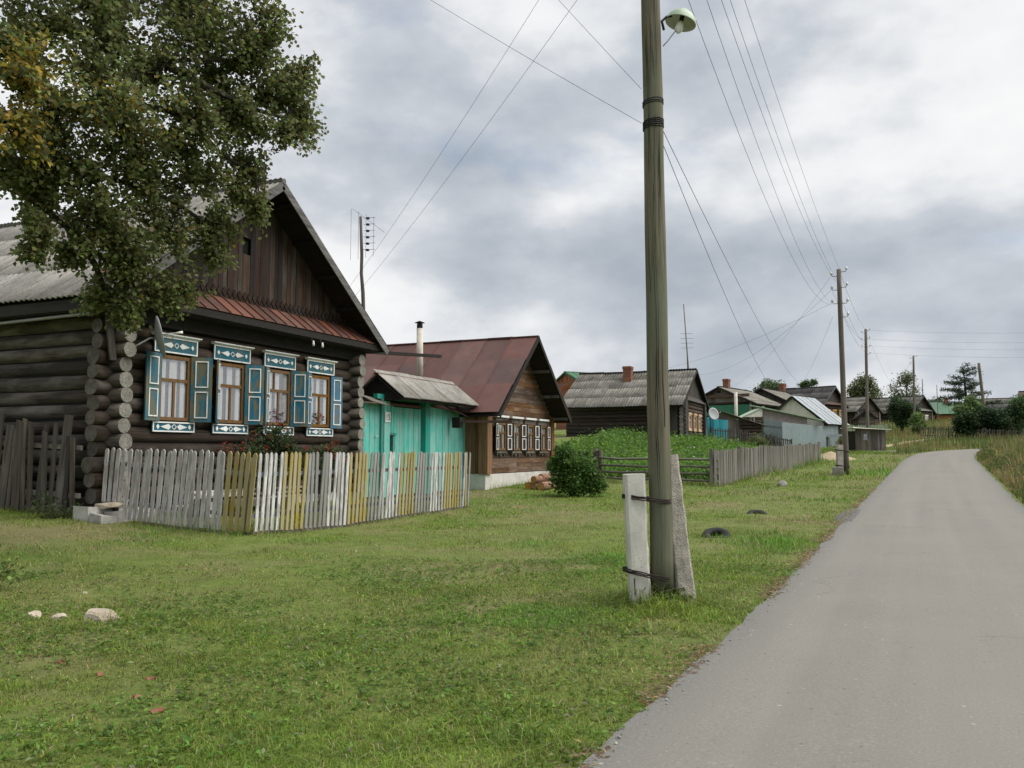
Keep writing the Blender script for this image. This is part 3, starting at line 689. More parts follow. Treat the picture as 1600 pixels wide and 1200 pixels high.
for wi, cx_ in enumerate(wins):
    z0, z1 = zl(WZ0), zl(WZ1); x0, x1 = cx_ - WW / 2, cx_ + WW / 2; fw = 0.085
    mb = MB()
    for b_ in ((x0, x0 + fw, z0, z1), (x1 - fw, x1, z0, z1), (x0 + fw, x1 - fw, z0, z0 + 0.07), (x0 + fw, x1 - fw, z1 - 0.07, z1)): mb.box(b_[0], b_[1], -0.185, 0.12, b_[2], b_[3], j=0.002)
    zt = z0 + (z1 - z0) * 0.62; xi0, xi1 = x0 + fw, x1 - fw
    mb.box(xi0, xi1, -0.175, -0.14, zt - 0.035, zt + 0.035); mb.box(cx_ - 0.03, cx_ + 0.03, -0.17, -0.14, z0 + 0.07, zt - 0.035)
    if wi == 2: mb.box(x0 + 0.24, x0 + 0.285, -0.17, -0.14, zt + 0.035, z1 - 0.07)
    w_ = mb.build('window', 'brown_frame', H1)
    for a_, b_, c_, d_ in ((xi0, cx_ - .03, z0 + .07, zt - .035), (cx_ + .03, xi1, z0 + .07, zt - .035), (xi0, xi1, zt + .035, z1 - .07)):
        MB().box(a_, b_, -0.156, -0.151, c_, d_).build('pane', 'glass', w_)
    curtain(w_, xi0, xi1, -0.122, z0 + .07, z1 - .07, (0.1, 0.16, 0.2, 0.3)[wi])
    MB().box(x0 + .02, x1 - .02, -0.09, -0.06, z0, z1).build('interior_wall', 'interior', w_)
    board_panel(w_, 'head_board', cx_ - .58, cx_ + .58, zl(3.6), zl(3.93), -0.165, True)
    board_panel(w_, 'sill_board', cx_ - .56, cx_ + .56, zl(1.96), zl(2.17), -0.165, False)
    a1, a2 = [(8, 48), (38, 42), (30, 52), (22, 8)][wi]
    shutter(w_, x0 + .01, -1, z0 - .02, z1 + 0.02, -0.205, 0.43, a1, shm[wi][0])
    shutter(w_, x1 - .01, 1, z0 - .02, z1 + 0.02, -0.205, 0.43, a2, shm[wi][1])
    if wi >= 2:   # potted flowers on the sill
        P = np.array([cx_ - 0.05, -0.142, z0 + 0.2]) + rng.normal(size=(130, 3)) * np.array([0.16, 0.004, 0.11]); P[:, 2] = np.maximum(P[:, 2], z0 + .08); P[:, 1] = np.clip(P[:, 1], -.148, -.136)
        cc = jcol(130, (0.05, 0.09, 0.03)); cc[:45] = jcol(45, (0.5, 0.2, 0.42) if wi == 2 else (0.5, 0.06, 0.06)); leaves('potted_flower', P, 0.07, cc, w_)
# gable, skirt roof and main roof
AX, AZ, EZ, EX = 0.05, 8.0, 4.5, 4.68
def roofz(x): return AZ - (AZ - EZ) / EX * abs(x - AX)
xa = 3.9
vplanks(H1, -xa + 0.05, 0.0 - 0.5, -0.02, lambda x: zl(4.98), lambda x: zl(max(roofz(x) - 0.16, 5.02)), 0.16, 'gable')
vplanks(H1, -0.5, -0.22, -0.02, lambda x: zl(4.98), lambda x: zl(6.22), 0.145, 'gable')
vplanks(H1, -0.5, -0.22, -0.02, lambda x: zl(6.62), lambda x: zl(roofz(x) - 0.16), 0.145, 'gable')
vplanks(H1, -0.22, xa, -0.02, lambda x: zl(4.98), lambda x: zl(max(roofz(x) - 0.16, 5.02)), 0.16, 'gable')
MB().box(-0.55, -0.17, 0.05, 0.12, zl(6.1), zl(6.7)).build('attic_opening', 'black', H1)
mb = MB()
for k in range(46):
    x = -3.75 + k * 0.167
    if roofz(x) > 5.3: mb.prism([(x - .075, zl(5.2)), (x, zl(5.09)), (x + .075, zl(5.2)), (x, zl(5.31))], -0.07, -0.04); mb.prism([(x + .01, zl(5.06)), (x + .083, zl(4.97)), (x + .157, zl(5.06)), (x + .083, zl(5.17))], -0.064, -0.04)
mb.build('zigzag_trim', 'gable', H1)
sk0, sk1 = Vector((0, -0.66, zl(4.6))), Vector((0, -0.02, zl(5.08)))
for k in range(24):
    x0 = -4.5 + k * 0.376; mb = MB()
    mb.slab([(x0 + .004, sk0.y, sk0.z), (x0 + .372, sk0.y, sk0.z), (x0 + .372, sk1.y, sk1.z), (x0 + .004, sk1.y, sk1.z)], 0.012)
    mb.beam((x0, sk0.y, sk0.z + .012), (x0, sk1.y, sk1.z + .012), 0.03, 0.035)
    mb.build('roof_sheet', 'red_skirt', H1)
mb = MB(); mb.box(-4.5, 4.5, -0.64, -0.6, zl(4.42), zl(4.575)); mb.box(-4.5, 4.5, -0.6, 0.1, zl(4.4), zl(4.43)); mb.box(-4.45, 4.45, -0.2, -0.165, zl(4.12), zl(4.4)); mb.build('fascia', 'dark', H1)
mb = MB(); mb.box(-3.85, 3.85, 0.15, 0.4, zl(4.3), zl(5.0)); mb.build('wall_plate', 'dark', H1)
y0, y1 = -0.72, 9.9
for sg in (-1, 1):
    ex, ez = AX + sg * EX, EZ; sl = math.hypot(EX, AZ - EZ)
    mb = MB(); q = [(ex, y0, zl(ez) - .05), (ex, y1, zl(ez) - .05), (AX, y1, zl(AZ) - .05), (AX, y0, zl(AZ) - .05)]
    mb.slab(q if sg > 0 else q[::-1], 0.05); mb.build('roof_deck', 'deck', H1)
    mb = MB(); mb.beam((ex + sg * .03, y0 - .025, zl(ez) - .1), (AX, y0 - .025, zl(AZ) - .075), 0.03, 0.2, (0, 0, 1)); mb.build('barge_board', 'barge', H1)
    for k in range(5):
        f_ = 0.12 + k * 0.2; mb = MB(); mb.box(ex + (AX - ex) * f_ - .05, ex + (AX - ex) * f_ + .05, y0 + .03, 0.6, zl(ez + (AZ - ez) * f_) - .2, zl(ez + (AZ - ez) * f_) - .12); mb.build('purlin', 'deck', H1)
    vv = Vector((-sg * EX, 0, AZ - EZ)).normalized(); nr = 4; hh = (sl + .1) / nr
    o_ = Vector((ex, 0, zl(ez))) - vv * .1
    if sg < 0: sheets(H1, (o_.x, y1, o_.z), (0, -1, 0), vv, 10, nr, (y1 - y0 + .04) / 10, hh, 'slate')
    else: sheets(H1, (o_.x, y0 - .04, o_.z), (0, 1, 0), vv, 10, nr, (y1 - y0 + .04) / 10, hh, 'slate')
mb = MB(); mb.tube([(AX, y0 - .05, zl(AZ) + .03), (AX, y1, zl(AZ) + .03)], 0.07, 8); mb.build('ridge_cap', 'barge', H1)
# left eave: fascia, gutter pipe, hanging board
mb = MB(); mb.box(-EX - .02, -EX + .03, y0, y1, zl(EZ) - .28, zl(EZ) - .07); mb.box(-EX + .03, -HW, y0, y1, zl(EZ) - .3, zl(EZ) - .27); mb.build('eave_board', 'dark', H1)
smooth_tube(MB().tube([(-EX + .1, -.3, zl(4.16)), (-EX + .12, 3, zl(4.12)), (-EX + .1, 9, zl(4.15))], 0.035, 8).build('eave_pipe', 'steel', H1))
mb = MB(); mb.beam((-HW - .32, -.2, zl(4.25)), (-HW - .2, -.25, zl(3.3)), 0.14, 0.04, (0, 1, 0)); mb.build('hanging_board', 'grey_board', H1)
# insulators under the eave
for x in (1.35, 1.72):
    smooth_tube(MB().tube([(x, -.66, zl(4.42)), (x, -.68, zl(4.3)), (x, -.72, zl(4.28))], 0.01, 6).build('insulator_hook', 'iron', H1))
    smooth_tube(MB().tube([(x, -.72, zl(4.2)), (x, -.72, zl(4.26)), (x, -.72, zl(4.28)), (x, -.72, zl(4.33))], [0.03, 0.034, 0.024, 0.02], 10).build('insulator', 'ceramic', H1))

# satellite dish on the corner
def dish(name, label, c, axis_, rad, arm_to, group=None):
    d_ = thing(name, label, 'dish', c, 0, group); ax = Vector(axis_).normalized(); q = ax.to_track_quat('Z', 'X').to_matrix()
    mb = MB(); V = [(0, 0, 0)]; n = 28
    for r_ in range(1, 6):
        for k in range(n): a_ = 2 * math.pi * k / n; rr = rad * r_ / 5; V.append((rr * math.cos(a_), rr * math.sin(a_), 0.22 * rr * rr / rad))
    F = [(0, 1 + k, 1 + (k + 1) % n) for k in range(n)] + [(1 + r_ * n + k, 1 + (r_ + 1) * n + k, 1 + (r_ + 1) * n + (k + 1) % n, 1 + r_ * n + (k + 1) % n) for r_ in range(4) for k in range(n)]
    V2 = V + [(x, y, z - .012) for x, y, z in V]; k0 = len(V); F2 = F + [tuple(i + k0 for i in f[::-1]) for f in F]
    F2 += [(k0 - n + k, k0 - n + k + k0, k0 - n + (k + 1) % n + k0, k0 - n + (k + 1) % n) for k in range(n)]
    mb.add([q @ Vector(p) for p in V2], F2); mb.build('reflector', 'dish', d_, True)
    a0 = q @ Vector((0, -rad, .2 * rad)); a1 = q @ Vector((0, -rad * .55, rad * 1.05))
    if (q @ Vector((0, -1, 0))).z > 0: a0 = q @ Vector((0, rad, .2 * rad)); a1 = q @ Vector((0, rad * .55, rad * 1.05))
    smooth_tube(MB().tube([a0, a1], 0.012, 6).build('feed_arm', 'steel', d_)); smooth_tube(MB().tube([a1 - ax * .08, a1 + ax * .04], [.022, .03], 8).build('receiver', 'cream', d_))
    smooth_tube(MB().tube([-ax * .02, -ax * .12, Vector(arm_to) * .6 - ax * .05, Vector(arm_to)], 0.02, 6).build('mount', 'steel', d_))
dish('satellite_dish', 'grey satellite dish on the corner logs of the house', (-12.98, 11.96, 3.8), (0.60, 0.76, 0.22), 0.42, (-0.2, -0.34, -0.22))

# ------------------------------------------------------------------ painted picket fence round the front garden
def picket_mesh(h, w, mat, th=0.022, pointed=True):
    mb = MB(); hw = w / 2
    pts = [(-hw, 0), (hw, 0), (hw, h - .05), (hw * .45, h - .008), (0, h), (-hw * .45, h - .008), (-hw, h - .05)] if pointed else [(-hw, 0), (hw, 0), (hw, h), (-hw, h * .99)]
    mb.prism(pts, -th / 2, th / 2); return mb.mesh('picket', mat)
pkm = {k: [picket_mesh(1.42, w, 'pk_' + k) for w in (0.085, 0.078, 0.07)] for k in ('white', 'grey', 'blue', 'yellow')}
PF = thing('picket_fence', 'picket fence of white, grey-blue and yellow slats round the front garden', 'fence', (-10.07, 11.52, 0))
A0 = Vector((-13.42, 11.24, 0)); A1 = Vector((-10.07, 11.52, 0)); A2 = Vector((-9.78, 19.3, 0))
seqL = ['grey'] * 22 + ['yellow'] * 5
seqR = ['white'] * 5 + ['yellow'] * 5 + ['blue'] * 5 + ['white'] * 5 + ['yellow'] * 5 + ['blue'] * 4 + ['white'] * 5 + ['yellow'] * 5 + ['blue'] * 5 + ['white'] * 5 + ['yellow'] * 6 + ['blue', 'grey', 'yellow', 'blue']
def place_pickets(a, b, seq, lean):
    d = (b - a); ang = math.atan2(d.y, d.x); nrm = Vector((math.sin(ang), -math.cos(ang), 0))
    for i, c_ in enumerate(seq):
        f_ = (i + .5) / len(seq); p = a.lerp(b, f_); zb = gz(p.x, p.y) + 0.05
        zt = 1.63 + (1.55 - 1.63) * (f_ if a is A0 else 1)
        if a is A2: zt = 1.53
        short = a is A0 and i < 4
        if short: zb = 0.62
        me = pkm[c_][random.choice((0, 0, 1) if a is A0 else (1, 1, 2))]
        s_ = (zt - zb) / 1.42 * random.uniform(.985, 1.012)
        p = p + nrm * 0.03
        inst('picket', me, PF, (p.x - PF.location.x, p.y - PF.location.y, zb), (R(random.uniform(-1.2, 1.2)), R(lean + random.uniform(-1.4, 1.4)), ang + random.uniform(-.05, .05)), (1, 1, s_))
place_pickets(A0, A1, seqL, 4.5); place_pickets(A1, A2, seqR, 4.2)
for a, b in ((A0, A1), (A1, A2)):
    for f_ in (0.22, 0.72):
        za, zb2 = gz(a.x, a.y), gz(b.x, b.y); mb = MB(); nn = Vector(((b - a).y, -(b - a).x, 0)).normalized() * -0.02
        mb.beam(a - PF.location + nn + Vector((0, 0, za + 1.45 * f_)), b - PF.location + nn + Vector((0, 0, zb2 + 1.45 * f_)), 0.035, 0.075); mb.build('rail', 'rail_blue', PF)
for p, h in ((A1, 1.35), (A2, 1.4), (A1.lerp(A2, .34), 1.3), (A1.lerp(A2, .67), 1.3), (A0.lerp(A1, .12), 1.3)):
    mb = MB(); q = p - PF.location; mb.box(q.x - .13, q.x - .05, q.y - .04, q.y + .04, -.1, gz(p.x, p.y) + h); mb.build('post', 'grey_board', PF)
mb = MB(); a, b = A1 - PF.location, A2 - PF.location
for k in range(4):
    p, q = a.lerp(b, k / 4), a.lerp(b, (k + 1) / 4); zz = gz(*(p + PF.location).xy), gz(*(q + PF.location).xy)
    MB().beam(p + Vector((.01, .003, zz[0] + .02)), q + Vector((.01, -.003, zz[1] + .02)), 0.035, 0.14).build('base_board', 'grey_board', PF)
MB().beam(A0.lerp(A1, .3) - PF.location + Vector((0, -.03, gz(*A0.lerp(A1, .3).xy) + .0)), a + Vector((0, -.03, .02)), 0.035, 0.12).build('base_board', 'grey_board', PF)

# weathered pale boards lying in the garden behind the fence
BS = thing('board_stack', 'stack of pale weathered boards behind the picket fence', 'boards', (-12.6, 14.2, gz(-12.6, 14.2)))
for k in range(5):
    o = MB().box(-.09, .09, -1.7, 1.7, 0, .045, j=.004).build('board', 'pk_white' if k % 2 else 'found', BS); o.location = (random.uniform(-.15, .15), random.uniform(-.2, .2), .26 + .048 * k); o.rotation_euler = (0, 0, R(random.uniform(-5, 5)))
for y in (-1.2, 1.2): MB().box(-.25, .25, y - .12, y + .12, -.05, .26, j=.02).build('support_block', 'found', BS)

# ------------------------------------------------------------------ old grey board fence left of the house
GF = thing('board_fence', 'gappy grey board fence left of the log house corner', 'fence', (-14.3, 10.9, gz(-14.3, 10.9)))
ba, bb = Vector((-18.4, 10.6, 0)), Vector((-13.75, 10.98, 0)); x = 0; L_ = (bb - ba).length; u_ = (bb - ba).normalized()
for i in range(30):
    w_ = random.choice((0.1, 0.12, 0.16, 0.2)); h = random.uniform(1.5, 1.85) + (0.14 if w_ > .15 else 0)
    if x + w_ > L_: break
    p = ba + u_ * (x + w_ / 2); mb = MB(); mb.prism([(-w_ / 2, 0), (w_ / 2 * .9, 0), (w_ / 2, h * random.uniform(.97, 1.0)), (-w_ / 2, h)], -.013, .013)
    o = mb.build('board', 'old_board', GF); o.location = p - GF.location + Vector((0, 0, gz(p.x, p.y) + .0)); o.rotation_euler = (R(random.uniform(-2, 2)), R(random.uniform(-1, 5)), math.atan2(u_.y, u_.x)); x += w_ + random.uniform(.01, .07)
for h in (0.4, 1.3):
    MB().beam(ba - GF.location + Vector((0, .04, gz(*ba.xy) + h)), bb - GF.location + Vector((0, .04, gz(*bb.xy) + h)), .05, .09).build('rail', 'grey_rail', GF)

# ------------------------------------------------------------------ turquoise gate between the houses
GT = thing('gate', 'turquoise wooden gate with wicket door under a small corrugated roof', 'gate', (-13.3, 20.0, gz(-13.3, 20)), R(90))
zg = GT.location.z
def zt_(z): return z - zg
vplanks(GT, -0.32, 0.5, 0.0, lambda x: 0.05, lambda x: zt_(2.95), 0.14, 'turq', name='plank')           # side panel by the corner
mb = MB(); mb.slab([(-.38, -.35, zt_(2.98)), (.55, -.35, zt_(2.9)), (.55, .15, zt_(3.12)), (-.38, .15, zt_(3.2))], .03); mb.build('small_roof', 'grey_board', GT)
MB().box(.5, .62, -.08, .08, 0, zt_(3.1)).build('post', 'turq_dark', GT)
MB().box(.63, .93, -.1, .08, 0, zt_(3.04)).build('post', 'turq', GT)
vplanks(GT, .93, 1.32, 0.03, lambda x: zt_(2.12), lambda x: zt_(2.92), .13, 'turq')
vplanks(GT, .93, 1.10, 0.03, lambda x: 0.05, lambda x: zt_(2.05), .17, 'turq')
MB().box(1.1, 1.24, .12, .15, .05, zt_(2.06)).build('door_gap', 'black', GT)
MB().box(.9, 1.36, -.06, .02, zt_(2.05), zt_(2.11)).build('lintel', 'turq_dark', GT)
mb = MB(); mb.box(1.24, 1.36, -.02, .06, .05, zt_(2.06)); mb.build('door_jamb', 'turq_dark', GT)
vplanks(GT, 1.36, 2.98, 0.04, lambda x: 0.05, lambda x: zt_(2.9), .15, 'turq')
MB().box(.95, 2.98, -.02, .04, zt_(2.93), zt_(3.0)).build('top_strip', 'red_skirt', GT)
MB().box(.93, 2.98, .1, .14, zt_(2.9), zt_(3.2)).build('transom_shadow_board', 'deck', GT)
MB().box(2.98, 3.28, -.14, .1, 0, zt_(3.2)).build('post', 'turq_dark', GT)
vplanks(GT, 3.28, 5.75, -.12, lambda x: 0.05, lambda x: zt_(3.0 - .05 * (x - 3.2)), .2, 'turq')
MB().box(.3, 5.7, -.06, .08, zt_(3.1), zt_(3.24)).build('top_beam', 'turq_dark', GT)
vv = Vector((0, .62, .5)).normalized(); 
sheets(GT, (.62, -.75, zt_(3.12)), (1, 0, 0), vv, 5, 1, 1.0, 1.25, 'slate', jit=.004, pitch=.11)
mb = MB(); mb.slab([(.6, -.72, zt_(3.08)), (5.6, -.72, zt_(3.08)), (5.6, .2, zt_(3.8)), (.6, .2, zt_(3.8))], .03); mb.build('roof_deck', 'deck', GT)
mb = MB(); mb.prism([(-.7, zt_(3.07)), (.2, zt_(3.78)), (1.0, zt_(3.15)), (-.3, zt_(3.05))], .66, .7, axes='yz'); mb.build('roof_end', 'deck', GT)
mb = MB(); mb.slab([(.6, 1.1, zt_(3.1)), (.6, .2, zt_(3.83)), (5.6, .2, zt_(3.83)), (5.6, 1.1, zt_(3.1))][::-1], .03); mb.build('roof_back', 'slate_mid', GT)
MB().beam((.6, .2, zt_(3.86)), (5.6, .2, zt_(3.86)), .16, .05).build('ridge_cap', 'red_skirt', GT)
mb = MB(); mb.slab([(4.2, -.5, zt_(2.92)), (5.5, -.5, zt_(2.72)), (5.5, .1, zt_(3.0)), (4.2, .1, zt_(3.2))], .02); mb.build('metal_flashing', 'red_roof', GT)
smooth_tube(MB().tube([(.24, -.01, zt_(2.0)), (.24, -.07, zt_(2.0)), (.36, -.07, zt_(2.0))], .012, 6).build('handle', 'ceramic', GT))
npl = MB().box(.64, .92, -.125, -.11, zt_(2.42), zt_(2.72)).build('number_plate', 'white', GT)
fc = bpy.data.curves.new('digits', 'FONT'); fc.body = '15'; fc.size = .25; fc.align_x = 'CENTER'; fc.extrude = .003
fo = bpy.data.objects.new('digits', fc); C.objects.link(fo)
dg = bpy.context.evaluated_depsgraph_get(); me = bpy.data.meshes.new_from_object(fo.evaluated_get(dg)); bpy.data.objects.remove(fo)
me.materials.clear(); me.materials.append(M['black']); o = inst('number', me, npl, (.78, -.129, zt_(2.48)), (R(90), 0, 0))
# beam sticking out across the yard, and rusty pipe by the second house
MB().beam((-.25, 1.0, zt_(4.5)), (4.8, .35, zt_(4.82)), .12, .1).build('cross_beam', 'dark', GT)
MB().box(-.3, -.2, .2, .34, 0, zt_(4.55)).build('tall_post', 'dark', GT)
vplanks(GT, -.28, .62, .7, lambda x: zt_(2.9), lambda x: zt_(4.0), .2, 'deck', name='plank')

# ------------------------------------------------------------------ second house with the red sheet-metal roof
ZB2 = gz(-12.5, 28.5) - .05
H2 = thing('plank_house', 'brown plank house with dark red sheet-metal roof and whitewashed foundation', 'house', (-12.5, 28.95, ZB2), R(90))
def z2(z): return z - ZB2
mb = MB(); mb.box(-3.2, 3.25, -.12, .3, -.3, z2(.78)); mb.box(-3.2, -2.9, .3, 7, -.3, z2(.78)); mb.jit(.012); mb.build('foundation', 'whitewash', H2)
MB().box(-3.1, 3.15, -.05, .0, z2(.75), z2(2.9)).build('wall_core', 'dark_brown', H2)
AZ2, EZ2, EX2 = 5.9, 2.82, 3.55
def rz2(x): return AZ2 - (AZ2 - EZ2) / EX2 * abs(x + .1)
def clip2(z):
    zz = z + ZB2
    if zz < 3.0: return (-3.12, 3.17)
    k = max(0.0, (AZ2 - .16 - zz) * EX2 / (AZ2 - EZ2)); return (max(-3.12, -.1 - k), min(3.17, -.1 + k))
hplanks(H2, -3.12, 3.17, -.1, z2(.8), z2(1.5), .175, 'brown_wall', .04, clip=clip2)
hplanks(H2, -3.12, 3.17, -.1, z2(1.5), z2(2.9), .175, 'brown_wall', .04, clip=clip2)
hplanks(H2, -3.12, 3.17, -.1, z2(2.9), z2(5.6), .165, 'brown_wall', .04, clip=clip2)
for y in np.arange(0.1, 6.5, .22): MB().box(-3.16, -3.11, y, y + .215, z2(.78), z2(2.9), j=.004).build('plank', 'brown_post', H2)
for x0, x1 in ((-3.2, -2.82), (2.92, 3.25)): MB().box(x0, x1, -.2, -.08, z2(.78), z2(3.0), j=.005).build('pilaster', 'brown_post', H2)
MB().box(-3.22, -3.1, -.15, .15, z2(.78), z2(2.9), j=.005).build('pilaster', 'brown_post', H2)
for wi, cx_ in enumerate((-2.05, -.72, .6, 1.95)):
    z0, z1, hw = z2(1.6), z2(2.58), .36; mb = MB()
    for q in ((cx_ - hw, cx_ - hw + .07, z0, z1), (cx_ + hw - .07, cx_ + hw, z0, z1), (cx_ - hw + .07, cx_ + hw - .07, z0, z0 + .08), (cx_ - hw + .07, cx_ + hw - .07, z1 - .07, z1)): mb.box(q[0], q[1], -.22, -.11, q[2], q[3])
    zm = z0 + .64; mb.box(cx_ - hw + .07, cx_ + hw - .07, -.2, -.14, zm - .03, zm + .03); mb.box(cx_ - .022, cx_ + .022, -.2, -.14, z0 + .08, zm - .03)
    w_ = mb.build('window', 'brown_frame', H2)
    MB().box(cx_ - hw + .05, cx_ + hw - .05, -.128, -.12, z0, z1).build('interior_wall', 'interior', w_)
    curtain(w_, cx_ - hw + .07, cx_ + hw - .07, -.15, z0 + .08, z1 - .07, .1).location = (0, -.0, 0)
    for a_, b_, c_, d_ in ((cx_ - hw + .07, cx_ - .022, z0 + .08, zm - .03), (cx_ + .022, cx_ + hw - .07, z0 + .08, zm - .03), (cx_ - hw + .07, cx_ + hw - .07, zm + .03, z1 - .07)): MB().box(a_, b_, -.178, -.174, c_, d_).build('pane', 'glass', w_)
    mb = MB(); mb.box(cx_ - .46, cx_ + .46, -.19, -.12, z1 + .02, z1 + .2, 0); mb.box(cx_ - .52, cx_ + .52, -.28, -.12, z1 + .2, z1 + .27, 1); mb.build('head_board', ['grey_board', 'white'], w_)
    mb = MB(); mb.box(cx_ - .46, cx_ + .46, -.24, -.12, z0 - .1, z0 - .03); mb.prism([(cx_ - .42, z0 - .1), (cx_ - .3, z0 - .2), (cx_ - .18, z0 - .11), (cx_, z0 - .22), (cx_ + .18, z0 - .11), (cx_ + .3, z0 - .2), (cx_ + .42, z0 - .1)][::-1], -.19, -.15); mb.build('sill_board', 'grey_board', w_)
    for sd_ in (-1, 1):
        mb = MB(); w3, h3 = .29, z1 - z0 + .03; mb.box(0, w3, -.028, 0, 0, h3, 0)
        for a_, b_ in ((.04, .46), (.52, .96)):
            for q in ((.05, .25, h3 * a_, h3 * a_ + .03), (.05, .25, h3 * b_ - .03, h3 * b_), (.05, .08, h3 * a_ + .03, h3 * b_ - .03), (.22, .25, h3 * a_ + .03, h3 * b_ - .03)): mb.box(q[0], q[1], -.042, -.026, q[2], q[3], 1)
        if sd_ < 0: mb.v = [(-x, y, z) for x, y, z in mb.v]; mb.f = [f[::-1] for f in mb.f]
        o = mb.build('shutter', ['dark_brown', 'white'], w_); o.location = (cx_ + sd_ * (hw - .01), -.225, z0 - .015); o.rotation_euler = (0, 0, -sd_ * R(26 if (wi, sd_) not in ((0, -1), (3, 1)) else 6))
y0, y1 = -.85, 7.6
for sg in (-1, 1):
    ex = -.1 + sg * EX2; sl = math.hypot(EX2, AZ2 - EZ2); vv = Vector((-sg * EX2, 0, AZ2 - EZ2)).normalized()
    mb = MB(); q = [(ex, y0, z2(EZ2) - .04), (ex, y1, z2(EZ2) - .04), (-.1, y1, z2(AZ2) - .04), (-.1, y0, z2(AZ2) - .04)]; mb.slab(q if sg > 0 else q[::-1], .04); mb.build('roof_deck', 'deck', H2)
    hh = (sl + .02) / 3
    if sg < 0: sheets(H2, (ex, y1, z2(EZ2)), (0, -1, 0), vv, 8, 3, (y1 - y0) / 8, hh, 'red_roof', flat=True, jit=.006)
    else: sheets(H2, (ex, y0, z2(EZ2)), (0, 1, 0), vv, 8, 3, (y1 - y0) / 8, hh, 'red_roof', flat=True, jit=.006)
    MB().beam((ex, y0 - .02, z2(EZ2) - .07), (-.1, y0 - .02, z2(AZ2) - .06), .03, .14).build('barge_board', 'dark', H2)
    for f_ in (.08, .36, .66):
        MB().box(ex + (-.1 - ex) * f_ - .06, ex + (-.1 - ex) * f_ + .06, y0 + .04, .3, z2(EZ2 + (AZ2 - EZ2) * f_) - .22, z2(EZ2 + (AZ2 - EZ2) * f_) - .1).build('purlin', 'grey_board', H2)
MB().beam((-.1, y0 - .02, z2(AZ2) + .02), (-.1, y1, z2(AZ2) + .02), .22, .03).build('ridge_cap', 'red_roof', H2)
cpx, cpy = -2.0, 3.2; zc = z2(EZ2 + (AZ2 - EZ2) * (cpx + .1 + EX2) / EX2)
mb = MB(); mb.tube([(cpx, cpy, zc - .1), (cpx - .05, cpy, zc + 1.95)], .12, 14, m=0); mb.tube([(cpx - .05, cpy, zc + 1.95), (cpx - .055, cpy, zc + 2.12)], .11, 14, m=1); mb.tube([(cpx - .055, cpy, zc + 2.16), (cpx - .055, cpy, zc + 2.24)], [.2, .02], 14, m=1); mb.tube([(cpx - .055, cpy, zc + 2.1), (cpx - .055, cpy, zc + 2.2)], .02, 6, m=1)
smooth_tube(mb.build('chimney_pipe', ['asb', 'iron'], H2)); MB().slab([(cpx - .3, cpy - .35, zc - .22), (cpx + .3, cpy - .35, zc + .3), (cpx + .3, cpy + .3, zc + .3), (cpx - .3, cpy + .3, zc - .22)], .02).build('flashing', 'zinc', H2)
MB().beam((-4.4, .3, z2(2.56)), (-4.0, -1.5, z2(2.54)), .09, .09).build('outrigger_pipe', 'red_skirt', H2)
MB().box(-4.5, -4.3, .2, .5, z2(2.35), z2(2.7)).build('outrigger_bracket', 'dark', H2)

# log pile by the foundation
LP = [(-11.0, 26.75, .12, 2.6), (-11.22, 26.8, .13, 2.2), (-11.05, 26.85, .12, 2.0), (-10.72, 26.7, .15, 2.7), (-10.95, 27.3, .13, 2.0)]
zs = [0.36, .13, .13, .15, .4]
lpl = ['topmost small sawn pine log of the pile by the foundation', 'sawn pine log nearest the whitewashed foundation', 'small sawn pine log between two others by the foundation', 'thickest sawn pine log at the front of the pile', 'short peeled pine log lying on top at the back of the pile']
for i, (x, y, r_, l) in enumerate(LP):
    zz = gz(x, y) + zs[i]; o = smooth_tube(MB().tube([(0, 0, 0), (.05, l * .5, .01), (.02, l, 0)], [r_, r_ * .96, r_ * .9], 14, True, 0, 1, .02).build('sawn_log', ['bark_log', 'cut_wood'], None, loc=(x, y, zz))); o.rotation_euler = (0, 0, R([-3, 2, -1, -4, -6][i])); tag(o, lpl[i], 'log', 'sawn logs by the foundation')

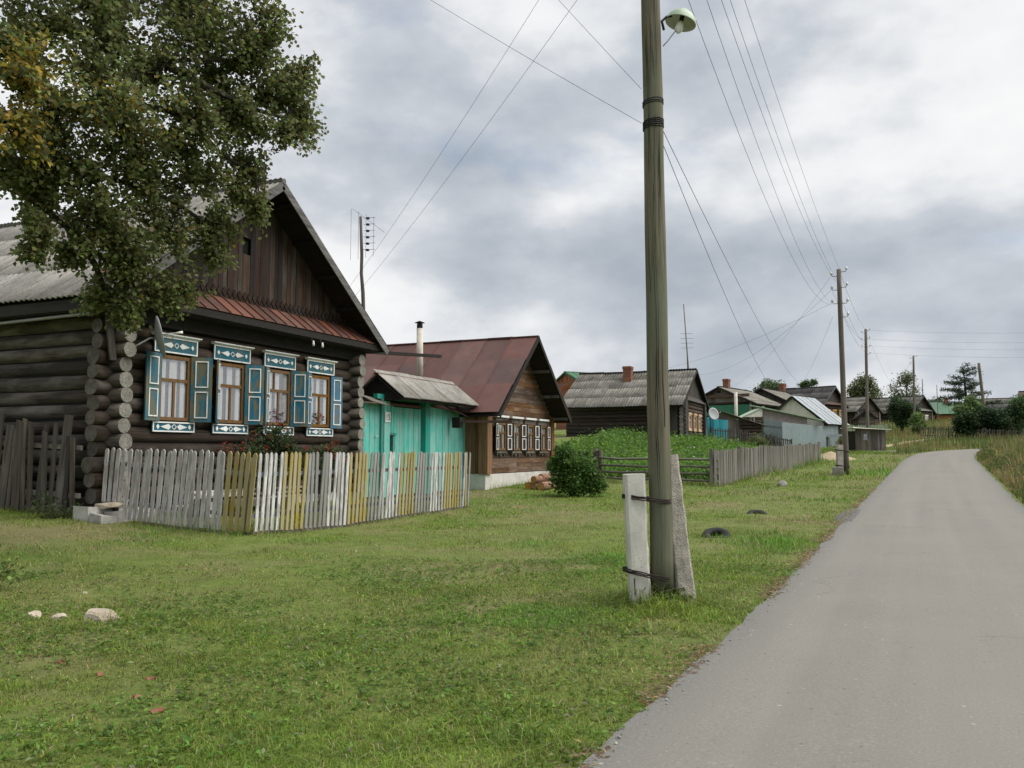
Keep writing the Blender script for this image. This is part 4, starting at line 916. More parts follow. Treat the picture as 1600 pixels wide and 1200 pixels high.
# ------------------------------------------------------------------ houses further along the street
def far_house(name, label, x, y, rz, W_, L, ez, az, ovf=.5, ovs=.6, roof='slate_mid', wall='dark_brown', wall_y='dark_brown_y', gable='dark_fence', log=True, nu=8, nv=3, flat=False,
              windows=(), chim=(), side_r=True, pent=None, barge='dark', base=None, sag=0.0, gx=0.0, lr=.15, green_band=None):
    zb = (gz(x, y) if base is None else base) - .1
    h = thing(name, label, 'house', (x, y, zb), rz); e, a = ez - zb, az - zb; hw = W_ / 2
    slope = (a - e) / (hw + ovs)
    def rz_(xx): return a - slope * abs(xx - gx)
    wt_ = rz_(hw + 0) - .1
    if log:
        n = int(wt_ / (lr * 1.85)) + 1
        for i in range(n):
            z = lr + i * lr * 1.85
            if z > wt_: break
            log_piece(h, (-hw - .25, 0, z), (hw + .25, 0, z), lr, [wall, 'log_end'], 8, segs=2)
            for sg in ((-1, 1) if side_r else (-1,)): log_piece(h, (sg * hw, -.25, z + lr * .9), (sg * hw, L, z + lr * .9), lr, [wall_y, 'log_end'], 8, segs=2)
    else:
        hplanks(h, -hw, hw, 0, 0, wt_, .25, wall, .06); 
        for sg in (-1, 1): hplanks(h, 0.03, L, sg * hw, 0, wt_, .25, wall_y, .06, along='y')
    MB().box(-hw + .05, hw - .05, .05, L - .05, 0, wt_).build('wall_core', 'deck', h)
    vplanks(h, -hw, hw, -.02, lambda q: wt_, lambda q: max(rz_(q) - .1, wt_ + .02), .28, gable, .05)
    y0, y1 = -ovf, L + .3; ew = hw + ovs; sl = math.hypot(ew, a - e)
    for sg in (-1, 1):
        ex = gx + sg * ew; vv = Vector((-sg * ew, 0, a - e)).normalized()
        q = [(ex, y0, e - .04), (ex, y1, e - .04), (gx, y1, a - .04), (gx, y0, a - .04)]; MB().slab(q if sg > 0 else q[::-1], .05).build('roof_deck', 'deck', h)
        w_, hh = (y1 - y0) / nu, (sl + .06) / nv
        pt = .2 if w_ > .9 else .15
        if sg < 0: sheets(h, (ex, y1, e), (0, -1, 0), vv, nu, nv, w_, hh, roof, flat, pt, .02, sag=sag)
        else: sheets(h, (ex, y0, e), (0, 1, 0), vv, nu, nv, w_, hh, roof, flat, pt, .02, sag=sag)
        MB().beam((ex, y0 - .02, e - .08), (gx, y0 - .02, a - .06), .04, .17).build('barge_board', barge, h)
    MB().beam((gx, y0, a + .03), (gx, y1, a + .03), .24, .05).build('ridge_cap', barge, h)
    if pent: MB().slab([(-hw - .2, -ovf * .9, wt_ - .15), (hw + .2, -ovf * .9, wt_ - .15), (hw, -.04, wt_ + .22), (-hw, -.04, wt_ + .22)], .05).build('skirt_roof', pent, h)
    if green_band: MB().box(-hw - .02, hw + .02, -.22, -.16, wt_ - green_band[1], wt_ - green_band[2]).build('painted_panel', green_band[0], h)
    for cx_, z0, z1, ww, fm in windows:
        z0 -= zb; z1 -= zb; mb = MB(); f_ = .1
        for q in ((cx_ - ww / 2, cx_ - ww / 2 + f_, z0, z1), (cx_ + ww / 2 - f_, cx_ + ww / 2, z0, z1), (cx_ - ww / 2 + f_, cx_ + ww / 2 - f_, z0, z0 + f_), (cx_ - ww / 2 + f_, cx_ + ww / 2 - f_, z1 - f_, z1)): mb.box(q[0], q[1], -.26, -.12, q[2], q[3])
        mb.box(cx_ - ww / 2 + f_, cx_ + ww / 2 - f_, -.22, -.18, z0 + (z1 - z0) * .6, z0 + (z1 - z0) * .6 + .06); mb.box(cx_ - .03, cx_ + .03, -.22, -.18, z0 + f_, z0 + (z1 - z0) * .6)
        mb.box(cx_ - ww / 2 - .08, cx_ + ww / 2 + .08, -.3, -.12, z1, z1 + .16); mb.box(cx_ - ww / 2 - .05, cx_ + ww / 2 + .05, -.28, -.12, z0 - .1, z0)
        wn_ = mb.build('window', fm, h); MB().box(cx_ - ww / 2 + f_, cx_ + ww / 2 - f_, -.19, -.185, z0 + f_, z1 - f_).build('pane', 'glass', wn_); MB().box(cx_ - ww / 2 + f_, cx_ + ww / 2 - f_, -.166, -.158, z0 + f_, z1 - f_).build('curtain', 'curtain', wn_)
    for cx_, cy_, w_, z1 in chim: brick_chimney(h, cx_, cy_, w_, w_, rz_(cx_) - .4, z1 - zb, .1)
    return h
H3 = far_house('log_house', 'low dark log house with grey corrugated roof and brick chimney behind the potato patch', -12.5, 61.6, R(90), 7.6, 8.6, 4.75, 7.65, .35, 1.25, 'slate_mid', nu=9, nv=4, sag=.06,
    windows=[(-2.3, 3.15, 4.2, .95, 'peach'), (-.5, 3.15, 4.2, .95, 'peach'), (1.3, 3.15, 4.2, .95, 'peach')], chim=[(-1.2, 4.6, .62, 8.0)], pent='dark_fence')
for x0 in (-3.9, -3.5, 3.2): MB().box(x0, x0 + .35, -.3, -.16, 0, 3.2).build('pilaster', 'dark_fence', H3)
vplanks(H3, .3, 1.7, -3.98, lambda q: 0, lambda q: 2.55, .25, 'dark_fence', along='y')
MB().slab([(-2.1, 4.0, 8.02 - H3.location.z - 1.65), (-.7, 4.0, 8.02 - H3.location.z - .97), (-.7, 5.3, 8.02 - H3.location.z - .97), (-2.1, 5.3, 8.02 - H3.location.z - 1.65)][::-1], .02).build('flashing', 'zinc', H3)

far_house('green_roof_house', 'small house with brick-coloured gable and green roof rising behind the grey corrugated roof, left one', -32.6, 89.4, R(-35), 4.4, 5.5, 9.5, 10.75, .3, .5, 'green_roof', 'brick_gable', 'brick_gable', 'brick_gable', False, 6, 2, True, barge='green_roof')
far_house('green_roof_house', 'right one of two green roofs peeping over the grey corrugated roof', -30.6, 95.2, R(-35), 4.4, 7, 9.5, 11.0, .3, .5, 'green_roof', 'brick_gable', 'brick_gable', 'brick_gable', False, 6, 2, True, barge='brick_gable')
H4 = far_house('house', 'house with wide dark gable, green painted band and low grey roof beside the turquoise fence', -14.7, 86.4, R(-14), 6.6, 8, 6.3, 8.2, .5, .8, 'slate_mid', nu=7, nv=3, gable='grey_board', chim=[(-.1, 1.9, .6, 9.2)], green_band=('green_wall', 1.3, .25))
MB().box(-3.2, 3.2, -.3, -.2, 3.55, 3.85).build('rust_band', 'red_skirt', H4)
MB().box(-.35, .05, -.1, -.05, 4.05, 4.25).build('attic_opening', 'black', H4)
far_house('house', 'grey-roofed house end behind the white gable shed', -11.9, 97.4, R(-12), 7.4, 8, 6.5, 8.75, .4, .6, 'slate_mid', nu=7, nv=3)
H5 = far_house('house', 'dark log house with steep dark roof and yellow-framed windows behind the blue-grey sheet fence', -5.1, 112.6, R(66), 5.6, 10, 7.25, 9.85, .5, .7, 'slate_dark', nu=8, nv=3, base=4.3, pent='red_skirt',
    windows=[(-1.7, 5.3, 6.75, .9, 'yellow_frame'), (0, 5.3, 6.75, .9, 'yellow_frame'), (1.7, 5.3, 6.75, .9, 'yellow_frame')], chim=[(-.5, 6.6, .65, 10.6)], barge='barge')
far_house('house', 'grey-roofed log house half hidden behind the utility poles', -1.2, 130.5, R(62), 6, 8, 7.2, 9.55, .4, .7, 'slate_mid', nu=6, nv=3, base=5.3)
H6 = far_house('house', 'long grey-roofed house with dark gable and pale windows left of the green roof', 6.5, 145.0, R(58), 5.2, 17, 7.6, 10.3, .5, .8, 'slate_mid', nu=12, nv=3, base=5.4, pent='slate_mid',
    windows=[(-1.3, 5.9, 7.2, .8, 'cream'), (.9, 5.9, 7.2, .8, 'cream')])
far_house('shed', 'small gabled grey shed with brick chimney in front of the long grey roof', -1.2, 114.2, R(8), 1.9, 4, 5.75, 6.95, .3, .35, 'slate_dark', nu=3, nv=2, base=4.3, chim=[(.4, 1.6, .35, 7.3)], log=False, wall='grey_board', wall_y='grey_board')['category'] = 'shed'
far_house('green_roof_house', 'orange plank house with bright green hipped roof near the pine', 13.2, 164.0, R(96), 6.0, 5.4, 8.0, 10.3, .5, .6, 'green_roof', 'orange_wall', 'orange_wall', 'orange_wall', False, 5, 2, True, barge='green_roof', base=6.3, chim=[(-.5, 2, .6, 10.9)])
far_house('house', 'pale-patched grey roof beyond the pine at the right', 24.5, 176.0, R(80), 7, 9, 9.0, 11.4, .4, .6, 'slate_mid', nu=6, nv=2, base=6.4)
far_house('house', 'dark roof below the pale-patched roof at the right', 23.5, 160.0, R(85), 6, 8, 7.8, 9.6, .4, .6, 'slate_dark', nu=6, nv=2, base=6.4)
far_house('house', 'red-roofed house at the right edge behind the bushes', 32.0, 174.0, R(75), 6, 8, 9.4, 12.6, .4, .6, 'red_roof', nu=6, nv=2, flat=True, base=6.4)
# porch of the long house
PO = thing('porch', 'small lean-to porch between the long grey roof and the green roof', 'porch', (8.7, 149.3, 6.3), R(90))
vplanks(PO, -1.3, 1.3, 0, lambda q: -.3, lambda q: 1.3, .3, 'dark_fence'); MB().slab([(-1.6, -.6, 1.25), (1.6, -.6, 1.2), (1.6, 1.6, 1.7), (-1.6, 1.6, 1.75)], .05).build('roof', 'slate_mid', PO); MB().box(1.3, 1.7, -.05, .1, -.3, 1.25).build('post', 'cream', PO)

# white gabled shed, green lean-to, old board lean-to with pipe
WS = thing('shed', 'white-gabled shed with pale metal roof behind the blue-grey sheet fence', 'shed', (-7.0, 80.2, gz(-7, 80.2)), R(-18))
zw = WS.location.z; vplanks(WS, -2.0, 2.75, 0, lambda q: 0, lambda q: (6.55 - zw) - (abs(q) * .80 if q > 0 else abs(q) * .83), .4, 'cream')
MB().slab([(3.2, -.4, 4.0 - zw), (3.2, 5.0, 4.0 - zw), (0, 5.0, 6.65 - zw), (0, -.4, 6.65 - zw)], .05).build('roof_deck', 'deck', WS)
MB().slab([(-2.3, -.4, 4.85 - zw), (0, -.4, 6.65 - zw), (0, 5, 6.65 - zw), (-2.3, 5, 4.85 - zw)], .05).build('roof_deck', 'slate_mid', WS)
sheets(WS, (3.25, -.45, 4.0 - zw), (0, 1, 0), (-3.2, 0, 2.65), 5, 2, 1.1, 2.1, 'zinc', flat=True, jit=.004)
for a_, b_ in (((3.25, 4.0), (0, 6.65)), ((-2.35, 4.8), (0, 6.65))): MB().beam((a_[0], -.45, a_[1] - zw - .05), (b_[0], -.45, b_[1] - zw - .05), .05, .16).build('barge_board', 'dark', WS)
vplanks(WS, .1, 4.6, 2.7, lambda q: 0, lambda q: 4.1 - zw, .4, 'dark_fence', along='y')
GL = thing('lean_to', 'lean-to with pale green metal roof and pinkish plastered wall behind the sheet fence', 'shed', (-8.6, 75.2, gz(-8.6, 75.2)), R(30))
zq = GL.location.z; MB().prism([(-.6, 0), (3.4, 0), (3.4, 4.55 - zq), (-.6, 5.3 - zq)], -.1, .1).build('wall', 'plaster', GL)
MB().slab([(-1.0, -.5, 5.48 - zq), (4.9, -.5, 4.3 - zq), (4.9, 1.8, 4.5 - zq), (-1.0, 1.8, 5.75 - zq)], .1).build('roof', 'pale_green', GL)
mb = MB(); mb.prism([(-2.6, 4.55 - zq), (-.62, 4.6 - zq), (-.62, 5.4 - zq)], -.3, -.2); mb.build('gable_board', 'cream', GL); MB().box(-.75, -.6, -.32, -.1, 0, 5.4 - zq).build('post', 'grey_board', GL)
MB().slab([(-2.8, -.4, 4.5 - zq), (-.6, -.4, 5.5 - zq), (-.6, 1, 5.5 - zq), (-2.8, 1, 4.5 - zq)], .06).build('roof', 'pale_green', GL)
OL = thing('old_shed', 'tumbledown board lean-to with sloping grey roof behind the dark fence', 'shed', (-11.6, 67.6, gz(-11.6, 67.6)), R(23))
zo = OL.location.z; vplanks(OL, -.2, 1.6, 0, lambda q: 0, lambda q: 4.7 - zo - .33 * (q + .2), .22, 'grey_board', .04, jz=.03); vplanks(OL, 1.6, 3.4, .1, lambda q: 0, lambda q: 4.7 - zo - .33 * (q + .2), .24, 'dark_fence', .04, jz=.03)
for k in range(5): log_piece(OL, (1.7, -.06, .35 + k * .27), (3.3, -.06, .35 + k * .27), .11, ['dark_brown', 'log_end'], 8, segs=2)
MB().box(-.2, 3.4, .2, 2.4, 0, 3.3 - zo).build('wall_core', 'deck', OL)
sheets(OL, (-.45, -.35, 4.95 - zo), Vector((1, 0, -.335)), Vector((0, 1, .05)), 4, 1, 1.12, 2.6, 'slate_mid', jit=.03)
MP = smooth_tube(MB().tube([(0, 0, 0), (.02, 0, 4.2)], .14, 12).build('stove_pipe', 'asb', None, loc=(-10.9, 71.6, gz(-10.9, 71.6)))); tag(MP, 'pale stove pipe rising above the tumbledown lean-to', 'pipe')

# ------------------------------------------------------------------ other fences
def fence(name, label, pts, zt, w, mat, gap, rails=((.3,), ), posts=True, rmat=None, lean=0, pointed=False, jh=.05, jl=1.5, th=.025, pm='grey_board', group=None):
    a0 = Vector((*pts[0], 0)); f = thing(name, label, 'fence', (a0.x, a0.y, gz(a0.x, a0.y)), 0, group); L0 = f.location
    mes = [picket_mesh(1.0, w * s_, mat, th, pointed) for s_ in (.85, 1.0, 1.12)]
    for (p, q), (h0, h1) in zip(zip(pts[:-1], pts[1:]), zip(zt[:-1], zt[1:])):
        p, q = Vector((*p, 0)), Vector((*q, 0)); d = q - p; ang = math.atan2(d.y, d.x); n = max(1, int(d.length / (w + gap)))
        for i in range(n):
            f_ = (i + .5) / n; c_ = p.lerp(q, f_); zb = gz(c_.x, c_.y) - .03; h = (h0 + (h1 - h0) * f_) * random.uniform(1 - jh, 1 + jh)
            inst('picket', random.choice(mes), f, (c_.x - L0.x, c_.y - L0.y, zb - L0.z), (R(random.uniform(-1, 1)), R(lean + random.uniform(-jl, jl)), ang + random.uniform(-.06, .06)), (1, 1, h))
        nn = Vector((-d.y, d.x, 0)).normalized() * (th / 2 + .025)
        for rf in rails:
            A_ = p + nn - L0; B_ = q + nn - L0; A_.z = gz(p.x, p.y) + h0 * rf - L0.z; B_.z = gz(q.x, q.y) + h1 * rf - L0.z
            MB().beam(A_, B_, .045, .07).build('rail', rmat or mat, f)
        if posts:
            k = max(1, round(d.length / 3.2))
            for i in range(k + 1):
                c_ = p.lerp(q, i / k) + nn * 2.4; h = h0 + (h1 - h0) * i / k
                MB().box(c_.x - L0.x - .06, c_.x - L0.x + .06, c_.y - L0.y - .06, c_.y - L0.y + .06, gz(c_.x, c_.y) - L0.z - .2, gz(c_.x, c_.y) - L0.z + h * 1.02, j=.01).build('post', pm, f)
    return f
fence('paling_fence', 'long grey paling fence running from the rail fence along the grass', [(-5.36, 29.9), (-4.45, 37), (-3.6, 45), (-3.0, 50.5)], [1.33, 1.25, 1.16, 1.1], .085, 'grey_picket', .022, (.25, .78), lean=1.0, jh=.03)
fence('paling_fence', 'short grey paling fence behind the round green bush', [(-11.9, 31.4), (-10.3, 31.75)], [1.35, 1.2], .12, 'dark_fence', .07, (.3, .8), jh=.04)
fence('garden_fence', 'dark leaning picket fence below the tumbledown shed', [(-11.5, 63.4), (-9.6, 65.5), (-6.3, 70.3)], [1.25, 1.2, .75], .1, 'dark_fence', .13, (.2, .82), pm='dark_fence', lean=2, pointed=True)
fence('slat_fence', 'far rickety slat fence with leaning slats before the dark bushes', [(4.0, 92.6), (6.4, 91.8), (12.6, 89.9)], [1.2, 1.15, .9], .1, 'grey_board', .12, (.25, .8), lean=8, jl=5, jh=.1)
fence('garden_fence', 'green garden fence in front of the yellow-framed windows', [(-6.5, 100.4), (-1.5, 102.5), (1.2, 103.5)], [1.1, 1.1, 1.1], .12, 'pale_green', .08, (.25, .8))
fence('board_fence', 'bright turquoise board fence beside the low dark log house', [(-12.7, 66.6), (-12.0, 67.2)], [1.95, 1.95], .25, 'turq_far', .004, (.3, .8), posts=False, jl=0, jh=.005)
fence('board_fence', 'bright turquoise fence panel behind the satellite dish', [(-11.9, 66.6), (-10.9, 67.4)], [1.85, 1.85], .25, 'turq_far', .004, (.3, .8), posts=False, jl=0, jh=.005)
dish('satellite_dish', 'pale satellite dish in front of the turquoise fence', (-11.75, 65.6, 4.5), (.75, -.62, .25), .5, (-.2, .5, -2.2))
# rail fence before the potato patch
RF = thing('rail_fence', 'weathered four-rail fence before the potato patch', 'fence', (-10.2, 31.7, gz(-10.2, 31.7))); L0 = RF.location
ra, rb = Vector((-10.2, 31.75, 0)), Vector((-5.5, 30.3, 0))
for h in (.18, .42, .66, .95):
    h += .0; P = [ra.lerp(rb, k / 5) for k in range(6)]; P = [Vector((p.x, p.y, gz(p.x, p.y) + h + .02 * math.sin(k * 2 + h * 9))) - L0 for k, p in enumerate(P)]; d_ = (P[-1] - P[0]).normalized() * .25
    smooth_tube(MB().tube([P[0] - d_] + P[1:-1] + [P[-1] + d_], [.045, .043, .045, .042, .04, .038], 8, wob=.06).build('rail', 'grey_rail', RF))
for p, h, r_ in ((ra, 1.25, .09), (ra + Vector((-.25, .1, 0)), 1.3, .1), (ra.lerp(rb, .5), 1.0, .06), (rb, 1.2, .1), (rb + Vector((.16, -.1, 0)), 1.12, .08)):
    q = p - L0; smooth_tube(MB().tube([(q.x, q.y + .1, gz(p.x, p.y) - L0.z - .2), (q.x + .02, q.y + .1, gz(p.x, p.y) - L0.z + h)], [r_, r_ * .92], 9, wob=.05).build('post', 'grey_board', RF))
# ribbed blue-grey metal fence
SF = thing('sheet_fence', 'tall blue-grey ribbed metal sheet fence below the white gable', 'fence', (-7.15, 71.2, gz(-7.15, 71.2))); L0 = SF.location
def rib_mesh(w, h, n, amp):
    V = []; 
    for z in (0, h):
        for i in range(n * 4 + 1):
            k = i % 4; V.append((w * i / (n * 4), amp if k in (1, 2) else 0, z))
    m_ = n * 4 + 1; return raw('sheet', V, [(i, i + 1, m_ + i + 1, m_ + i) for i in range(n * 4)], 'zinc_blue', meshonly=True)
M['zinc_blue'] = rust('blue_grey_sheet', (0.25, 0.315, 0.33), (0.31, 0.37, 0.385), (0.23, 0.27, 0.27), 0.07)
rm = rib_mesh(1.15, 1.0, 5, .05)
for a, b, h0, h1 in (((-9.1, 74.6), (-7.15, 71.2), 2.15, 2.1), ((-7.15, 71.2), (-3.3, 81.9), 2.1, 1.95)):
    a, b = Vector((*a, 0)), Vector((*b, 0)); d = b - a; n = round(d.length / 1.12)
    for i in range(n):
        p = a.lerp(b, i / n); inst('sheet', rm, SF, (p.x - L0.x, p.y - L0.y, gz(p.x, p.y) - .05 - L0.z), (0, 0, math.atan2(d.y, d.x)), (d.length / n / 1.15, 1, h0 + (h1 - h0) * i / n))
    for rf in (.3, 1.6): MB().beam(a - L0 + Vector((-.05, .06, gz(a.x, a.y) + rf)), b - L0 + Vector((-.05, .06, gz(b.x, b.y) + rf)), .05, .05).build('rail', 'grey_rail', SF)
# small grey plank hut by the road
HT = thing('hut', 'small grey plank hut with pale flat roof beside the second pole', 'hut', (-.5, 68.9, gz(-.5, 68.9)), R(24)); 
vplanks(HT, -1.15, -.55, 0, lambda q: -.1, lambda q: 1.72 - .05 * q, .17, 'grey_board', .03); vplanks(HT, -.55, -.15, 0, lambda q: -.1, lambda q: .85, .14, 'grey_board', .03); vplanks(HT, -.55, -.15, 0, lambda q: 1.35, lambda q: 1.7, .14, 'grey_board', .03); vplanks(HT, -.15, 1.15, 0, lambda q: -.1, lambda q: 1.68 - .05 * q, .17, 'grey_board', .03)
vplanks(HT, 0.02, 1.8, 1.17, lambda q: -.1, lambda q: 1.6, .18, 'brown_post', .03, along='y')
MB().box(-1.1, 1.1, .08, 1.75, -.1, 1.55).build('wall_core', 'deck', HT)
mb = MB(); mb.box(-.57, -.13, -.04, -.02, .82, .87); mb.box(-.57, -.13, -.04, -.02, 1.32, 1.37); mb.box(-.57, -.53, -.04, -.02, .87, 1.32); mb.box(-.17, -.13, -.04, -.02, .87, 1.32); wn_ = mb.build('window', 'grey_picket', HT); MB().box(-.53, -.17, .03, .035, .87, 1.32).build('pane', 'glass', wn_)
MB().slab([(-1.45, -.35, 1.83), (1.5, -.35, 1.68), (1.5, 2.0, 1.68), (-1.45, 2.0, 1.83)], .07).jit(.03).build('roof', 'cream', HT)
BN = thing('bench', 'grey plank bench between the sheet fence and the plank hut', 'bench', (-3.0, 80.0, gz(-3, 80)), R(20)); MB().box(-1.6, 1.6, -.2, .2, .85, 1.1).build('seat', 'zinc', BN)
for x in (-1.3, 0, 1.3): MB().box(x - .08, x + .08, -.15, .15, 0, .85).build('leg', 'dark_fence', BN)

# ------------------------------------------------------------------ utility poles, lamp, wires
def hook(par, x, y, z, sx_, s_=1.0):
    smooth_tube(MB().tube([(x, y, z), (x + sx_ * .14 * s_, y, z), (x + sx_ * .17 * s_, y, z + .09 * s_)], .009 * s_ + .002, 6).build('insulator_hook', 'iron', par))
    smooth_tube(MB().tube([(x + sx_ * .17 * s_, y, z + .06 * s_), (x + sx_ * .17 * s_, y, z + .1 * s_), (x + sx_ * .17 * s_, y, z + .17 * s_)], [.035 * s_, .045 * s_, .026 * s_], 10).build('insulator', 'ceramic', par))
def rough_block(name, w, d, z0, z1, mat, par, seed, amp, taper=1.0):
    V = []; F = []; na, nz = 24, 34; hw, hd = w / 2, d / 2
    for k in range(nz + 1):
        z = z0 + (z1 - z0) * k / nz; t_ = 1 + (taper - 1) * k / nz
        for q in range(na):
            a_ = 2 * math.pi * (q + .5) / na; c_, s_ = math.cos(a_), math.sin(a_); m_ = max(abs(c_), abs(s_)); x, y = c_ / m_ * hw * t_, s_ / m_ * hd * t_
            r_ = (float(fbm(x * 22 + 9 + y * 17, z * 9 + 5, seed, 4)) - .5) * 2 * amp; ch = max(0.0, float(fbm(x * 9 + 3, z * 5 + 7 + y * 9, seed + 5, 3)) - .6) * amp * 9 * (1.0 if min(abs(c_), abs(s_)) / m_ > .7 else .2)
            V.append((x * (1 + (r_ - ch) / hw), y * (1 + (r_ - ch) / hd), z + (0 if 0 < k < nz else r_)))
    for k in range(nz):
        for q in range(na): F.append((k * na + q, k * na + (q + 1) % na, (k + 1) * na + (q + 1) % na, (k + 1) * na + q))
    F += [tuple(range(na))[::-1], tuple(range(nz * na, nz * na + na))]
    return raw(name, V, F, mat, parent=par)
P1 = thing('utility_pole', 'big greenish wooden utility pole strapped to two concrete stubs beside the road', 'pole', (-2.06, 8.44, gz(-2.06, 8.44)))
n_ = 22; pts = [(-.035 * k / n_ + .004 * math.sin(k), .012 * math.sin(k * .7), .1 + 8.3 * k / n_) for k in range(n_ + 1)]
mb = MB(); mb.tube(pts, [.119 - .025 * k / n_ + random.uniform(-.0015, .0015) for k in range(n_ + 1)], 24, wob=.01); smooth_tube(mb.build('shaft', 'pole', P1))
# drying checks: dark cracks running up the shaft
vd = Vector((2.06, -8.44, 0)).normalized(); side = Vector((-vd.y, vd.x, 0))
for a0_, z0, z1, w in ((-.05, .25, 4.4, .011), (.45, 1.8, 8.2, .007), (-.55, 3.2, 8.2, .008), (.1, 4.4, 7.6, .005)):
    V = []; F = []
    m_ = 40
    for k in range(m_ + 1):
        z = z0 + (z1 - z0) * k / m_; f_ = (z - .1) / 8.3; a_ = a0_ + .12 * math.sin(k * .31 + z0) + .03 * math.sin(k * 1.7); r_ = .1202 - .025 * f_
        c_ = Vector((-.035 * f_, .012 * math.sin(f_ * 22 * .7), z)); ww = w * (1 - abs(2 * k / m_ - 1) ** 3) + .0015
        dirv = vd * math.cos(a_) + side * math.sin(a_); tang = -vd * math.sin(a_) + side * math.cos(a_)
        V += [c_ + dirv * r_ - tang * ww, c_ + dirv * (r_ - .006), c_ + dirv * r_ + tang * ww]
    for k in range(m_): b_ = k * 3; F += [(b_, b_ + 1, b_ + 4, b_ + 3), (b_ + 1, b_ + 2, b_ + 5, b_ + 4)]
    raw('crack', [tuple(p) for p in V], F, 'black', parent=P1)
def ring(par, c_, rx, ry, z, r_, turns, mat='iron', rot=0.0, tilt=0.0, name='binding_wire', pitch=.02):
    for t_ in range(turns):
        pts = []
        for k in range(29):
            a_ = 2 * math.pi * k / 28; x, y = rx * math.cos(a_), ry * math.sin(a_)
            pts.append((c_[0] + x * math.cos(rot) - y * math.sin(rot), c_[1] + x * math.sin(rot) + y * math.cos(rot), z + t_ * pitch + tilt * math.cos(a_) + random.uniform(-.004, .004)))
        smooth_tube(MB().tube(pts, r_, 6, False).build(name, mat, par))
for z, tn in ((4.98, 5), (5.24, 3)): ring(P1, (-.02, 0), .108, .108, z, .0055, tn, 'wire', 0, .012)
# stubs: centre line along the camera-right direction is (0.915,0.404)
rx_, ry_ = .915, .404; rot = math.atan2(ry_, rx_)
o = rough_block('concrete_stub', .21, .2, -.3, 1.32, 'white_concrete', P1, 3, .004); o.location = (-.218 * rx_, -.218 * ry_ - .02, 0); o.rotation_euler = (0, R(-2.2), rot)
o = rough_block('concrete_brace', .2, .18, -.2, 1.52, 'concrete', P1, 8, .010, .82); o.location = (.23 * rx_, .23 * ry_ + .06, 0); o.rotation_euler = (R(-1), R(-5.5), rot)
for z, dz in ((1.05, -.03), (.29, -.05)):
    for t_ in range(3): ring(P1, (-.14 * rx_, -.14 * ry_ - .01), .25, .148, z + t_ * .016, .0075, 1, 'iron', rot, dz)
hg = MB().tube([(-.24 * rx_, -.24 * ry_ - .14, .28), (-.23 * rx_, -.25 * ry_ - .15, .12)], .006, 5); smooth_tube(hg.build('binding_wire', 'iron', P1))
# street lamp on its bracket
LM = thing('street_lamp', 'pale green enamel street lamp with opal bulb on the near pole', 'lamp', (-1.98, 8.48, 6.1)); 
lc = Vector((.19, .1, .1)); tl = Matrix.Rotation(R(-16), 3, Vector((.404, -.915, 0)))
prof = [(.025, .125), (.05, .115), (.075, .085), (.12, .06), (.155, .02), (.168, -.035)]; V = []; n = 28
for r_, z in prof:
    for k in range(n): a_ = 2 * math.pi * k / n; V.append(lc + tl @ Vector((r_ * math.cos(a_), r_ * math.sin(a_), z)))
F = [(i * n + k, i * n + (k + 1) % n, (i + 1) * n + (k + 1) % n, (i + 1) * n + k) for i in range(len(prof) - 1) for k in range(n)] + [tuple(range(n))[::-1]]
k0 = len(V); V2 = [lc + (v_ - lc) * .975 - tl @ Vector((0, 0, .004)) for v_ in V]; F2 = [tuple(i + k0 for i in f[::-1]) for f in F]
raw('hood', [tuple(p) for p in V + V2], F + F2, ['enamel', 'enamel_in'], [0] * len(F) + [1] * len(F2), True, LM)
smooth_tube(MB().tube([lc + tl @ Vector((0, 0, z)) for z in (.06, 0, -.015)], [.025, .025, .022], 10).build('socket', 'iron', LM))
smooth_tube(MB().tube([lc + tl @ Vector((0, 0, z)) for z in (-.015, -.045, -.1, -.14, -.158)], [.022, .04, .046, .03, .006], 14).build('bulb', 'bulb', LM))
smooth_tube(MB().tube([(0.02, 0, -.02), (.0, .0, .08), (.05, .02, .13), (.1, .045, .14)], .014, 8).build('bracket', 'wire', LM)); smooth_tube(MB().tube([(.14, .06, -.02), (.06, .02, -.14), (.01, 0, -.2)], .006, 6).build('cable', 'steel', LM))
def far_pole(label, top, base, r_=.12, stub=None, hooks=()):
    b_ = Vector(base); t_ = Vector(top); p = thing('utility_pole', label, 'pole', b_, 0, 'poles along the street'); m_ = 8
    q = [Vector((0, 0, -.2)).lerp(t_ - b_, k / m_) for k in range(m_ + 1)]; smooth_tube(MB().tube(q, [r_ * (1 - .25 * k / m_) for k in range(m_ + 1)], 12, wob=.02).build('shaft', 'pole_far', p))
    for sx_, h in hooks: 
        c_ = (t_ - b_) * ((t_.z - b_.z - h) / (t_.z - b_.z)); hook(p, c_.x + sx_ * r_ * .7, c_.y, c_.z, sx_, 1.3)
    if stub:
        o = MB().prism([(-.12, -.2), (.12, -.2), (.12, 1.28), (-.12, 1.28)], -.1, .1).jit(.01).build('concrete_stub', 'concrete', p); o.location = (-.26, -.1, 0); o.rotation_euler = (0, R(1.5), rot)
        o = MB().box(-.22, .2, -.2, .2, -.1, .32, j=.02).build('concrete_foot', 'grey_rock', p); o.location = (-.33, -.2, 0)
        for z in (.35, 1.0): ring(p, (-.14, -.07), .3, .17, z, .012, 2, 'iron', rot, -.04)
HK = ((-1, .3), (1, .12), (-1, .9), (1, .8), (-1, 1.5), (1, 1.5), (1, 2.1))
far_pole('second utility pole, with a concrete stub, beside the plank hut', (-1.3, 38.05, 9.45), (-1.26, 38.09, gz(-1.26, 38.09)), .125, True, HK)
far_pole('third utility pole, rising behind the plank hut', (-.6, 74.0, 11.7), (-.75, 74.0, gz(-.75, 74)), .14, None, HK)
far_pole('fourth utility pole, before the long grey roof', (3.9, 100.1, 12.05), (3.7, 100.0, gz(3.7, 100)), .13, None, HK[:3])
